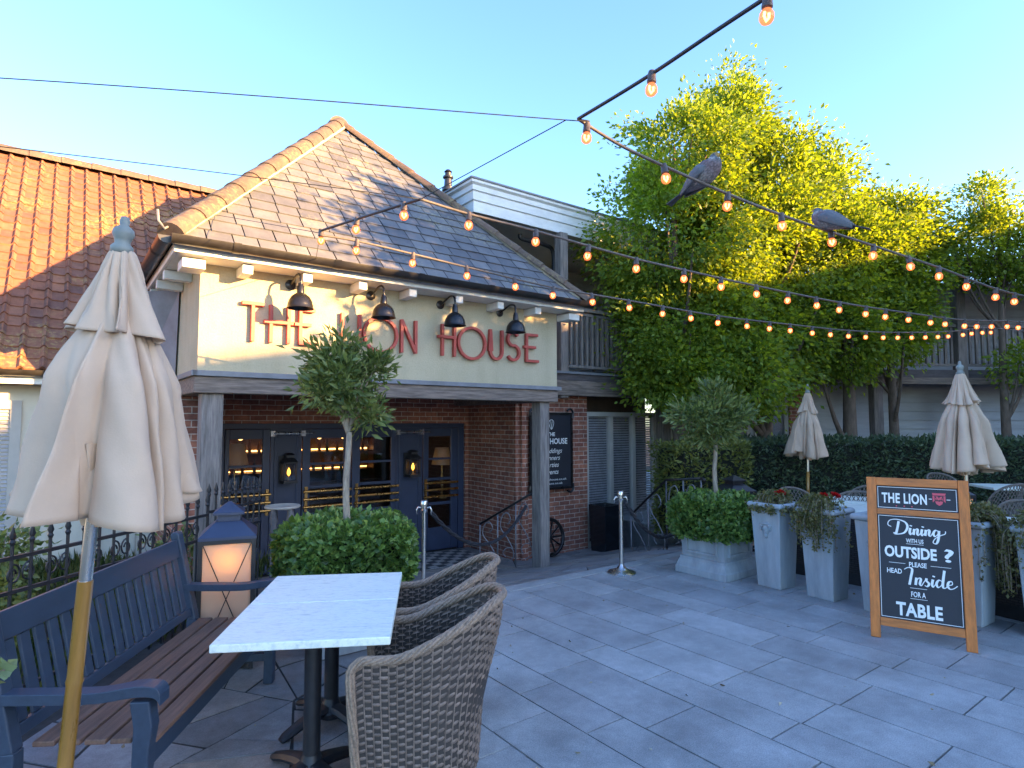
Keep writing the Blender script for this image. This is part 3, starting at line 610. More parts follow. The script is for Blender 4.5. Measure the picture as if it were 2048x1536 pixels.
MB().box(-.4,16,-1.0,1.4,2.62,2.78).build('balcony_floor',m_deck,wg); MB().box(-.4,16,-1.05,-.95,2.48,2.615).build('balcony_beam',m_beam,wg)
MB().box(-.4,16,1.4,1.5,2.6,5.2).build('upper_wall',m_board,wg); bd=MB(); z=2.8
while z<5.1: bd.add([(-.4,1.36,z),(16,1.36,z),(16,1.396,z+.19),(-.4,1.396,z+.19)],[(0,1,2,3)]); z+=.195
bd.build('weatherboard',m_board,wg)
for u_ in (.2,3.1,5.0,7.9,10.8): MB().box(u_-.1,u_+.1,-1.04,-.86,-.5,5.0).build('post',m_timber,wg,bevel=.01)
mb=MB(); mb.box(-.4,16,-1.0,-.9,3.68,3.74).box(-.4,16,-.98,-.92,2.86,2.91); mb.build('handrail',m_timber,wg)
u_=3.0
while u_<10.5: MB().box(u_-.025,u_+.025,-.97,-.93,2.912,3.678).build('baluster',m_timber,wg); u_+=.14
mb=MB(); mb.add([(-.4,-1.3,4.95),(16,-1.3,4.95),(16,2.5,6.2),(-.4,2.5,6.2)],[(0,1,2,3)]); mb.build('roof',m_slate,wg); MB().box(-.4,16,-1.35,-1.28,4.85,5.0).build('gutter',m_gut,wg)
# unseen house added on the right to keep the low sun off the courtyard
nh=thing('shade_house','unseen brick house added on the right to shade the courtyard','house',(17,2,0),0)
MB().box(0,8,-16,13,-.5,5.6).build('wall',m_brick,nh); mb=MB(); mb.add([(-.4,-16.4,5.5),(-.4,13.4,5.5),(4,13.4,8.1),(4,-16.4,8.1),(8.4,-16.4,5.5),(8.4,13.4,5.5)],[(0,3,2,1),(3,4,5,2),(0,4,3),(1,2,5)]); mb.build('roof',m_tile,nh)
# ------------------------------------------------------------------ the pub's sign, one mesh per letter
sg=thing('wall_sign','red raised art deco letters reading THE LION HOUSE on the cream sign wall','sign',A,ANG)
ZB,ZT=2.525,2.925; LW=.036
def let(strokes,closed=()):
    mb=MB()
    for i,st in enumerate(strokes): mb.ribbon(st,LW,-.058-(.0025*i),-.012,closed=(i in closed))
    mb.build('letter',m_red,sg,bevel=.003)
def arc(cx,cz,rx,rz,a0,a1,n=20): return [(cx+rx*math.cos(R(a0+(a1-a0)*i/n)),cz+rz*math.sin(R(a0+(a1-a0)*i/n))) for i in range(n+1)]
let([[(.49,ZB),(.49,ZT)],[(.38,ZT-.01),(.60,ZT-.01)]])
let([[(.67,ZB),(.67,ZT)],[(.85,ZB),(.85,ZT)],[(.60,2.745),(.90,2.745)]])
let([[(.975,ZB),(.975,ZT)],[(.957,ZT-.018),(1.13,ZT-.018)],[(.91,2.745),(1.09,2.745)],[(.957,ZB+.018),(1.16,ZB+.018)]])
let([[(1.44,ZB),(1.44,ZT)],[(1.422,ZB+.018),(1.57,ZB+.018)]]); let([[(1.645,ZB),(1.645,ZT)]])
let([arc(1.905,2.715,.205,.20,0,354,40)],(0,))
let([[(2.175,ZB),(2.175,ZT)],[(2.36,ZB),(2.36,ZT)],[(2.178,ZT-.02),(2.357,ZB+.02)]])
let([[(2.735,ZB),(2.735,ZT)],[(2.91,ZB),(2.91,ZT)],[(2.665,2.765),(2.93,2.765)]])
let([arc(3.175,2.715,.205,.20,0,354,40)],(0,))
let([[(3.465,ZT),(3.465,2.635)]+arc(3.56,2.635,.095,.10,180,360,14)+[(3.655,ZT)]])
let([arc(3.84,2.825,.088,.09,30,180,10)[:-1]+arc(3.84,2.825,.088,.09,180,270,8)[:-1]+arc(3.845,2.64,.10,.10,80,-150,18)])
let([[(4.075,ZB),(4.075,ZT)],[(4.057,ZT-.018),(4.27,ZT-.018)],[(4.02,2.735),(4.23,2.735)],[(4.057,ZB+.018),(4.28,ZB+.018)]])
# swan neck lamps
names=['black swan neck barn lamp above the letters THE, in full evening sun','black swan neck barn lamp above the word LION, half in leaf shade','black swan neck barn lamp above the H of HOUSE','black swan neck barn lamp above the last letters of HOUSE']
for nm,u_ in zip(names,(.87,1.79,2.72,3.64)):
    t=thing('barn_lamp',nm,'wall lamp',W(u_,0,0),ANG,'barn lamps over the sign')
    MB().lathe([(.055,0),(.055,.012),(.03,.022)],(0,-.001,3.17),16,Matrix.Rotation(math.pi/2,4,'X')).build('wall_plate',m_bronze,t,True,auto=40)
    MB().tube(crom([(0,-.02,3.17),(0,-.12,3.20),(0,-.24,3.235),(0,-.33,3.22),(0,-.36,3.16),(0,-.36,3.10)],6),.012,8).build('arm',m_bronze,t,True)
    sh=MB().lathe([(.026,3.12),(.026,3.10),(.034,3.09),(.038,3.02),(.062,3.005),(.092,2.98),(.115,2.94),(.126,2.895),(.128,2.872),(.138,2.860),(.133,2.858),(.12,2.89),(.105,2.94),(.06,2.99)],(0,-.36,0),24).build('lamp_shade',m_bronze,t,True,auto=50)
# wall lanterns by the doors
for nm,(px,py) in (('small black wall lantern with lit bulb between the two left doors',(577,940)),('small black wall lantern with lit bulb between the two right doors',(825,930))):
    p=fac(px,py,2.5); t=thing('wall_lantern',nm,'lantern',W(p.x,2.6,p.z),ANG,'lanterns on the navy doors')
    fr=MB(); 
    for x in (-.085,.085):
        for y in (-.20,-.03): fr.box(x-.009,x+.009,y-.009,y+.009,-.15,.10)
    fr.box(-.10,.10,-.215,-.012,-.19,-.15).box(-.10,.10,-.215,-.012,.10,.115).box(-.11,.11,-.011,.006,-.2,.2); fr.build('frame',m_iron,t)
    MB().lathe([(.155,.116),(.075,.18),(.075,.215),(.095,.222),(.05,.25),(0,.255)],(0,-.115,0),4,None,True).build('roof',m_iron,t)
    MB().box(-.076,.076,-.199,-.196,-.15,.10).box(-.083,-.080,-.19,-.04,-.15,.10).box(.080,.083,-.19,-.04,-.15,.10).build('pane',m_glass,t)
    MB().lathe([(.012,-.15),(.012,-.09),(.006,-.085)],(0,-.115,0),8).build('holder',m_brass,t)
    MB().lathe([(.008,-.084),(.026,-.05),(.024,-.01),(.004,.035)],(0,-.115,0),10).build('bulb',m_flame,t,True)
# table lamps and bar shelf seen through the doors
for nm,(px,py),n_,r_,hh in (('white pleated lampshade seen through the leftmost navy door',(470,912),3.3,.20,.36),('pale drum lampshade seen through the rightmost navy door',(884,912),3.0,.19,.30)):
    p=fac(px,py,n_); t=thing('table_lamp',nm,'lamp',W(p.x,n_,p.z),ANG)
    MB().lathe([(r_,-hh/2),(r_*.66,hh/2),(r_*.64,hh/2),(r_*.98,-hh/2)],n=28).build('lamp_shade',m_shade,t,True,auto=40); MB().lathe([(.1,-.75),(.1,-.72),(.02,-.7),(.03,-.45),(.015,-.3),(.015,0)],n=12).build('base',m_brass,t,True,auto=40)
    MB().ell((0,0,-.06),(.03,.03,.04)).build('bulb',emitmat('warm_bulb',(1,.6,.25),2.5),t)
t=thing('back_bar','bar shelf of lit bottles glowing behind the two middle door panes','shelf',W(2.7,6.2,-.5),ANG)
MB().box(-1.9,1.9,-.05,.25,1.55,1.58).box(-1.9,1.9,-.05,.25,1.15,1.18).box(-1.9,1.9,-.6,-.5,0,1.0).box(-1.95,-1.9,-.05,.25,0,2.2).box(1.9,1.95,-.05,.25,0,2.2).build('shelves',M('dark_oak',(.10,.05,.03),.5),t)
mb=MB(); mb.box(-1.85,1.85,.2,.21,1.60,1.63).box(-1.85,1.85,.2,.21,1.2,1.22); mb.build('light_strip',emitmat('bar_glow',(1,.42,.10),2),t)
ma=M('amber_bottle',(.30,.11,.03),.15); mg=M('dark_bottle',(.06,.07,.05),.15)
for k in range(36):
    z=1.582 if k%2 else 1.182; x=-1.8+k*.1+rng.uniform(-.02,.02); hh=rng.uniform(.2,.3)
    MB().lathe([(.035,0),(.035,hh*.6),(.013,hh*.75),(.013,hh)],(x,.06,z),8).build('bottle',ma if k%3 else mg,t,True,auto=40)
mb=MB(); 
for k in range(5): mb.ell((-1.0+k*.5,-.55,1.9),(.05,.05,.05),8,6)
mb.build('pendant_bulbs',emitmat('pendant_glow',(1,.5,.15),1),t)
# chalkboard of the pub on the brick pier
def textmesh(s,size,bold=0,align='CENTER',shear=0,spacing=1):
    c=bpy.data.curves.new('lettering','FONT'); c.body=s; c.size=size; c.align_x=align; c.offset=bold; c.shear=shear; c.space_character=spacing; c.resolution_u=3
    o=bpy.data.objects.new('lettering',c); COL.objects.link(o); bpy.context.view_layer.update(); me=bpy.data.meshes.new_from_object(o.evaluated_get(bpy.context.evaluated_depsgraph_get())); bpy.data.objects.remove(o); return me
def addtext(mb,s,x,z,size,y,bold=0,align='CENTER',shear=0,width=None,MX=None,spacing=1):
    """text in the x-z plane facing -y; width fits the line"""
    me=textmesh(s,size,bold,align,shear,spacing); vs=[v.co.copy() for v in me.vertices]; k=1
    if width: xs=[v.x for v in vs]; k=width/(max(xs)-min(xs)); c0=(max(xs)+min(xs))/2 if align=='CENTER' else 0
    else: c0=0
    out=[Vector((x+(v.x-c0)*k,y,z+v.y)) for v in vs]
    if MX is not None: out=[MX@v for v in out]
    mb.add(out,[tuple(p.vertices) for p in me.polygons]); bpy.data.meshes.remove(me)
p0,p1=fac(1056,828,1.1),fac(1141,972,1.1); uc=(p0.x+p1.x)/2; zc=(p0.z+p1.z)/2
t=thing('chalkboard_sign','dark chalkboard with ornate corners on the brick pier behind the right hand post','sign',W(uc,1.10,zc),ANG)
hw,hh=(p1.x-p0.x)/2-.02,(p0.z-p1.z)/2
MB().box(-hw,hw,-.04,-.004,-hh,hh).build('board',m_black,t,bevel=.01)
mb=MB(); 
for a_,b_,c_,d_ in ((-hw-.03,-hw+.01,-hh-.03,hh+.03),(hw-.01,hw+.03,-hh-.03,hh+.03)): mb.box(a_,b_,-.055,-.042,c_,d_)
for z_ in (-hh-.03,hh-.01): mb.box(-hw+.011,hw-.011,-.055,-.042,z_,z_+.04)
for sx in (-1,1):
    for sz in (-1,1): mb.tube(crom([(sx*(hw-.1),-.06,sz*(hh+.06)),(sx*(hw-.03),-.06,sz*(hh+.09)),(sx*(hw+.03),-.06,sz*(hh+.03)),(sx*(hw+.02),-.06,sz*(hh-.06))],5),.02,6)
mb.build('frame',m_bronze,t)
y=-.044
for sx,zz,sz,bo,w_,sh in (('THE',hh-.36,.085,.002,None,0),('LION HOUSE',hh-.49,.13,.003,hw*1.6,0),('Weddings',hh-.64,.11,0,None,.35),('Dinners',hh-.755,.11,0,None,.35),('Parties',hh-.87,.11,0,None,.35),('Events',hh-.985,.11,0,None,.35),('www.lionhouse.co.uk',hh-1.09,.05,0,hw*1.5,0),('lionhouse.co.uk',hh-1.155,.05,0,hw*1.1,0)):
    mb=MB(); addtext(mb,sx,0,zz,sz,y,bo,shear=sh,width=w_); mb.build('lettering',m_chalk,t)
mb=MB()
mb.ribbon(crom([(0,hh-.25),(-.05,hh-.16),(-.03,hh-.10),(.03,hh-.10),(.05,hh-.16)],5,True),.008,y-.002,y,True); mb.ribbon([(0,hh-.25),(-.018,hh-.11)],.006,y-.0025,y); mb.ribbon([(0,hh-.25),(.018,hh-.11)],.006,y-.003,y)
mb.build('shell_emblem',m_chalk,t)
# ------------------------------------------------------------------ trees
TG='pear trees along the back of the courtyard'
tree('pear_tree','broad pear tree nearest the pub, its left side dark below a sunlit top',(2.95,10.6,-.1),.15,[(.10,0,3.4,1.10,1.1,1.35),(-.1,-.1,5.0,1.35,1.25,1.4),(.1,0,6.4,1.05,1.0,1.05),(-.20,-.3,2.6,.65,.8,.6),(.85,-.3,2.6,.8,.8,.8)],400,150,.17,.078,m_leaf,TG,top=6.8)
tree('pear_tree','tallest pear tree with a forked grey trunk and a bright yellow spire',(4.72,11.2,-.1),.17,[(-.2,0,3.4,1.25,1.2,1.2),(-.3,0,5.2,1.25,1.2,1.6),(-.55,0,7.2,.75,.75,1.0),(-.62,0,8.2,.22,.22,.55),(.3,0,6.4,.7,.7,.9)],400,150,.17,.078,m_leaf,TG,top=7.6)
tree('pear_tree','pear tree with reddish trunk between the small far parasol and the long hedge',(6.45,11.6,-.1),.16,[(-.2,0,3.6,1.05,1.0,1.0),(-.2,0,4.9,1.2,1.1,1.2),(-.25,0,6.2,.75,.75,.8),(-.2,0,6.9,.2,.2,.35)],290,140,.17,.078,m_leaf,TG,top=6.2)
tree('pear_tree','slim pear tree with a round lamp on the wall beside its trunk',(7.55,12.0,-.1),.12,[(-.1,0,3.8,.75,.8,.9),(0,0,5.0,1.0,1.0,.95),(.15,0,5.9,.6,.6,.5)],240,130,.165,.078,m_leaf,TG,top=5.8)
tree('pear_tree','pear tree at the right edge with thin trunk and gaps showing grey boarding',(9.7,11.8,-.1),.11,[(-.3,0,5.3,.9,.8,.8),(-.4,0,6.1,.45,.45,.5),(.4,0,5.0,.7,.7,.6),(.35,0,2.9,.45,.5,.35)],130,110,.17,.078,m_leaf,TG,top=6.0)
# trees beyond the right edge of the picture: their leaves dapple the slate roof and the sign wall
OG='trees beyond the right edge'
for bx,by,hz,sc,sz in ((7.5,4.8,4.85,1.6,2.0),(10.2,5.55,7.0,1.35,1.3)):
    tree('courtyard_tree','leafy courtyard tree standing out of frame on the right',(bx,by,0),.14,[(0,0,hz,sc,sc,sz),(0,0,hz+sz*.6,sc*.6,sc*.6,sz*.6)],260,50,.22,.13,m_leaf,OG,top=hz+.8)
# hedges
def hedge(name,label,c,sx,sy,h,rz,n,mat,L=.07,z0=0,group=None,wd=.2,core=.07,bumpy=.05,spread=.8,rnd=False):
    t=thing(name,label,'hedge',c,rz,group); i=core
    MB().box(-sx/2+i,sx/2-i,-sy/2+i,sy/2-i,z0,h-i).build('dark_core',m_darkcore,t)  # solid near-black box filling the hedge behind its leaves
    A_=[sy*h,sy*h,sx*h,sx*h,sx*sy]; f=rng.choice(5,n,p=np.array(A_)/sum(A_)); core=min(core,.075); a=rng.uniform(-.5,.5,n); b=rng.uniform(0,1,n); P=np.zeros((n,3)); Q=np.zeros((n,3))
    for k,(ax,sg_) in enumerate(((0,-1),(0,1),(1,-1),(1,1),(2,1))):
        q=f==k
        if ax==0: P[q]=np.stack([np.full(q.sum(),sg_*sx/2),a[q]*sy,z0+b[q]*(h-z0)],1); Q[q]=[sg_,0,.3]
        elif ax==1: P[q]=np.stack([a[q]*sx,np.full(q.sum(),sg_*sy/2),z0+b[q]*(h-z0)],1); Q[q]=[0,sg_,.3]
        else: P[q]=np.stack([a[q]*sx,(b[q]-.5)*sy,np.full(q.sum(),h)],1); Q[q]=[0,0,1]
    wob=np.sin(P[:,0]*7+P[:,2]*5)*np.sin(P[:,1]*6+P[:,2]*8+1)+.6*np.sin(P[:,0]*17+P[:,1]*13)*np.sin(P[:,2]*15); P+=Q*((wob*bumpy)[:,None]+rng.uniform(-.9,.25,n)[:,None]*core)
    if rnd:
        ab=np.abs(P[:,:2])+1e-6; k=ab.max(1)/((ab**3.2).sum(1)**(1/3.2)); kz=np.clip((P[:,2]-(h-.16))/.16,0,1); kb=np.clip((z0+.10-P[:,2])/.10,0,1); P[:,:2]*=(k*(1-.13*kz**2-.08*kb))[:,None]; P[:,2]-=.05*(np.hypot(P[:,0],P[:,1])/(sx*.6))**2*(P[:,2]>h-.05)
    Q=Q+rng.normal(size=(n,3))*spread; leaves('foliage',P,Q,L,wd,mat,t); return t
hedge('yew_hedge','olive tinted yew hedge clump by the cream wall, behind the right box planter',(2.95,9.5,0),1.25,.8,1.36,R(20),7000,m_yew2,.075,bumpy=.06)
hedge('yew_hedge','long dark clipped yew hedge running behind the two far parasols',(6.6,10.45,0),5.9,.8,1.38,R(4),22000,m_yew,.08,bumpy=.05)
hedge('yew_hedge','dark rounded end of hedge at the right edge by the grey boarding',(10.3,10.6,0),1.5,.8,1.2,R(4),6000,m_yew,.08,bumpy=.08)
# ------------------------------------------------------------------ planters with hedge skirt and standard laurel
def planter(c,rz,lab_box,lab_hedge,lab_tree,hs,z0,z1,trunk_h,crown,ncl,box):
    t=thing('box_planter',lab_box,'planter',c,rz); b=box/2
    mb=MB(); mb.lathe([(b*1.414,0),(b*1.414,.07),(b*1.37,.085),(b*1.33,.12),(b*1.25,.16),(b*1.25,.185),(b*1.17,.19)],(0,0,0),4,Matrix.Identity(4),True); mb.build('base_moulding',m_pot,t,bevel=.006)
    mb=MB(); mb.lathe([(b*1.15,.191),(b*1.24,.60)],(0,0,0),4,None,True); mb.build('body',m_pot,t)
    mb=MB()
    for k in range(4):
        Mx=Matrix.Rotation(k*math.pi/2,4,'Z'); y=-b*.855
        for a_,b_,c_,d_ in ((-.62*b,.62*b,.235,.262),(-.62*b,-.55*b,.2625,.5),(.55*b,.62*b,.2625,.5)): mb.box(a_,b_,y-.018,y+.03,c_,d_,Mx)
    mb.build('panel_moulding',m_pot,t,bevel=.003)
    MB().box(-b*.8,b*.8,-b*.8,b*.8,.45,.56).build('soil',m_soil,t)
    h=hedge('clipped_ivy',lab_hedge,c,hs,hs,z1,rz,9500,m_ivy,.055,z0=z0,wd=.36,core=.115,bumpy=.03,spread=.9,rnd=True); h['category']='shrub'
    g=thing('standard_laurel',lab_tree,'tree',(c[0],c[1],.5),rz); mb=MB(); th=trunk_h-.5
    mb.tube([(.008*math.sin(k*1.3),.008*math.cos(k*1.7),th*k/6) for k in range(7)],[.031-.0015*k for k in range(7)],9)
    P,Q,CC=clump(crown,ncl,52,.058,.25); P[:,2]-=.5; CC[:,2]-=.5; Q[:,2]+=.75
    for cc in CC[::4]: mb.tube(crom([(0,0,th-.02),(cc[0]*.35,cc[1]*.35,th+(cc[2]-th)*.45),tuple(cc)],4),[.014-.0013*i for i in range(9)],5)
    mb.build('trunk',m_stem,g,True); leaves('crown',P,Q,.078,.17,m_laurel,g); return t
planter((-1.31,4.85,0),ANG,'grey box planter hidden under the ivy behind the marble tables','clipped ivy skirt in the planter behind the marble tables','standard laurel tree in front of the LION letters',.93,.46,.93,1.62,[(-.03,0,2.0,.21,.22,.22),(-.24,-.04,1.97,.10,.11,.14),(.21,0,2.14,.09,.10,.17),(-.05,0,2.27,.08,.08,.11),(.10,.0,1.80,.16,.14,.12),(-.16,.05,2.16,.09,.09,.12)],66,.60)
planter((2.33,6.98,0),ANG,'grey panelled box planter with stepped base beside the tall pots','clipped ivy skirt spilling over the grey panelled box planter','standard laurel tree with willowy crown in front of the dark hedge',.86,.42,.865,1.50,[(0,0,1.74,.34,.36,.22),(.27,0,1.86,.22,.25,.16),(-.28,.05,1.80,.22,.25,.18),(0,0,1.98,.2,.2,.16),(-.1,0,1.58,.2,.2,.12)],80,.66)
# ------------------------------------------------------------------ bench
def bench():
    c=Vector((-1.80,3.26,0)); t=thing('garden_bench','long navy slatted garden bench with worn teak seat beside the marble tables','bench',c,R(94.6))
    L=.80; yf,yb=-.275,.24                                  # local x runs away from the camera, y to the backrest
    for x in (-L,L):
        MB().add(*leg_shape(x,yf)).build('leg',m_bench,t,bevel=.006)
        mb=MB(); mb.bar((x,yb-.03,0),(x,yb-.02,.42),.062,.06,(0,1,0)); mb.bar((x,yb-.021,.415),(x,yb+.10,.955),.062,.055,(0,1,0)); mb.tube([(x-.031,yb+.10,.953),(x+.031,yb+.10,.953)],.029,12); mb.build('leg',m_bench,t,bevel=.006)
        mb=MB(); pts=crom([(x,yb+.03,.625),(x,yb-.10,.622),(x,-.10,.620),(x,yf+.03,.640),(x,yf-.05,.635),(x,yf-.075,.605)],5)
        vs=[];fs=[]
        for i,p in enumerate(pts):
            wv=.036 if i<14 else .040
            for sx,sz in ((-1,-1),(1,-1),(1,1),(-1,1)): vs.append((p.x+sx*wv,p.y,p.z+sz*.021))
        for i in range(len(pts)-1):
            for k in range(4): l=(k+1)%4; fs.append((i*4+k,i*4+l,i*4+4+l,i*4+4+k))
        fs+=[(3,2,1,0),tuple(len(vs)-4+k for k in range(4))]
        mb.add(vs,fs).build('armrest',m_bench,t,bevel=.008)
        MB().box(x-.022,x+.022,yf+.03,yb-.06,.14,.19).build('stretcher',m_bench,t,bevel=.004)
    mb=MB()
    for k in range(5): y=yf-.035+k*.098; mb.box(-L+.032-.06*(k==0 and 0),L-.032,y,y+.083,.412,.434)
    mb.build('seat',m_seatwood,t,bevel=.005)
    MB().box(-L+.035,L-.035,yf-.02,yf+.012,.325,.410).build('seat_rail',m_bench,t,bevel=.004)
    sl=.225
    def bb(z): return yb-.015+(z-.42)*sl
    mb=MB(); mb.bar((-L+.03,bb(.875),.875),(L-.03,bb(.875),.875),.034,.115,(0,sl,1)); mb.bar((-L+.03,bb(.47),.47),(L-.03,bb(.47),.47),.034,.05,(0,sl,1))
    n=17
    for k in range(n): x=-L+.085+k*(2*L-.17)/(n-1); mb.bar((x,bb(.496),.496),(x,bb(.817),.817),.058,.016,(0,1,-sl))
    mb.build('backrest',m_bench,t,bevel=.004)
def leg_shape(x,yf):
    pts=[(yf-.028,0),(yf-.028,.30),(yf-.034,.42),(yf-.045,.50),(yf-.03,.60),(yf+.045,.60),(yf+.028,.50),(yf+.03,.40),(yf+.032,0)]
    n=len(pts); vs=[(x-.032,a,b) for a,b in pts]+[(x+.032,a,b) for a,b in pts]
    return vs,[tuple(range(n)),tuple(range(2*n-1,n-1,-1))]+[(i,n+i,n+(i+1)%n,(i+1)%n) for i in range(n)]
bench()
# ------------------------------------------------------------------ marble tables
TR=R(7.8)
def table(c,lab,w_=.76,d_=.585,z=.75,rz=TR,group=None):
    t=thing('marble_table',lab,'table',c,rz,group)
    MB().box(-w_/2,w_/2,-d_/2,d_/2,z-.036,z).build('table_top',m_marble,t,bevel=.005)
    MB().tube([(0,0,.05),(0,0,z-.036)],.04,18).box(-.2,.2,-.2,.2,z-.05,z-.037).build('column',m_iron,t,True,auto=40)
    mb=MB()
    for k in range(4):
        a=math.pi/4+k*math.pi/2; dx,dy=math.cos(a),math.sin(a)
        pts=[Vector((dx*q,dy*q,h)) for q,h in ((0,.075),(.10,.07),(.20,.05),(.29,.022),(.315,.012))]; mb.tube(pts,[.035,.03,.026,.022,.016],8,sx=1.4)
    mb.lathe([(.07,.03),(.075,.06),(.05,.10),(.041,.13)],n=18); mb.build('foot',m_iron,t,True,auto=40); return t
ax=Vector((-math.sin(TR),math.cos(TR),0)); c0=Vector((-.955,2.985,0))
table(c0,'nearest pale marble topped table on a black pedestal, in front of the bench'); table(c0+ax*.59,'second pale marble table pushed against the far side of the nearest one')
# ------------------------------------------------------------------ wicker tub chairs
def shellpt(s,h,off=0):
    """s 0..1 round the tub from left arm tip over the back to right arm tip; h 0..1 up; +y is the open front"""
    a,yl,b=.275,.31,.28; Ls=yl; La=math.pi*.5*(a+b); tot=2*Ls+La; q=s*tot
    if q<Ls: x,y,nx,ny,bk=-a,.29-q,-1,0,0
    elif q>Ls+La: x,y,nx,ny,bk=a,.29-(tot-q),1,0,0
    else:
        th=(q-Ls)/La*math.pi; x,y=-a*math.cos(th),-.02-b*math.sin(th); nx,ny=-math.cos(th)/a,-math.sin(th)/b; l=math.hypot(nx,ny); nx/=l;ny/=l; bk=math.sin(th)
    def sm(t): t=min(1,max(0,t)); return t*t*(3-2*t)
    dist=min(q,tot-q); e=sm((dist-.16)/.50); zr=.662+.208*e
    zr-=.0 if dist>.06 else .045*(1-dist/.06)**2
    z0=.09; z=z0+(zr-z0)*h; k=.87+.13*min(1,z/.55); lean=-.085*bk*sm((z-.35)/.5)
    return Vector((x*k+nx*off,y*k+ny*off+lean,z))
def wicker_chair(at,rz,lab,group,proto=[]):
    if proto:
        t=dup(proto[0]); t.location=at; t.rotation_euler.z=rz; t['label']=lab; return t
    t=thing('wicker_chair',lab,'chair',at,rz,group); tot=2*.31+math.pi*.5*.555
    mb=MB(); rows=35; ns=int(tot/.0095)
    for r in range(rows):
        h0,h1=(r+.06)/rows,(r+.94)/rows; vs=[]
        for i in range(ns+1):
            s=i/ns; wv=.0055*math.cos(math.pi*s*tot/.036+math.pi*r)
            for h,d in ((h0,wv-.0045),((h0*.7+h1*.3),wv),((h0*.3+h1*.7),wv),(h1,wv-.0045)): vs.append(shellpt(s,h,d))
        mb.add(vs,[(i*4+k,i*4+k+1,i*4+5+k,i*4+4+k) for i in range(ns) for k in range(3)])
    nst=int(tot/.036)
    for k in range(nst): s=(k+.5)/nst; mb.tube([shellpt(s,h/8,0) for h in range(9)],.0035,5)
    mb.build('woven_shell',m_wicker,t,True)
    mb=MB(); n_=40; vs=[shellpt(i/n_,h,-.0006) for i in range(n_+1) for h in (.0,.33,.66,.985)]; mb.add(vs,[(i*4+k,i*4+4+k,i*4+5+k,i*4+1+k) for i in range(n_) for k in range(3)]); mb.build('gap_shade',M('wicker_gap_shade',(.05,.04,.034),.8),t,True)  # dark sheet painting the shade in the gaps of the weave
    mb=MB(); path=[shellpt(0,h/6) for h in range(6)]+[shellpt(i/60,1) for i in range(61)]+[shellpt(1,1-h/6) for h in range(1,7)]; path=crom(path,2)
    for k in range(6):
        ph=2*math.pi*k/6; pts=[]
        for i,p in enumerate(path):
            tg=(path[min(i+1,len(path)-1)]-path[max(i-1,0)]).normalized(); a_=tg.cross(Vector((.1,.2,1))).normalized(); b_=a_.cross(tg); th=ph+i*.32; pts.append(p+a_*(.014*math.cos(th))+b_*(.014*math.sin(th)))
        mb.tube(pts,.0085,6)
    mb.build('braided_rim',m_rim,t,True)
    mb=MB(); mb.poly([(.235*math.cos(a*.2618),.235*math.sin(a*.2618) if a>12 else .25*min(1,1.6*math.sin(a*.2618)),.39) for a in range(24)],.03,(0,0,1)); mb.build('seat',m_screen,t)
    mb=MB(); vs=[]
    mb.box(-.235,.235,.252,.262,.09,.388); mb.build('apron',m_screen,t)
    for x,y in ((-.21,.22),(.21,.22),(-.13,-.19),(.13,-.19)):
        l=MB().tube([(x,y,.40),(x,y*1.05,.06)],.019,8).build('leg',m_rim,t,True); MB().tube([(x,y*1.05,.062),(x,y*1.06,0)],[.021,.023],10).build('ferrule',m_steel,l,True,auto=40)
    proto.append(t); return t
CG='wicker chairs at the marble tables'
wicker_chair((-.43,2.99,0),R(94),'nearest brown wicker tub chair at the near marble table',CG); wicker_chair((-.475,3.68,0),R(97),'brown wicker tub chair behind the nearest one, at the far marble table',CG)
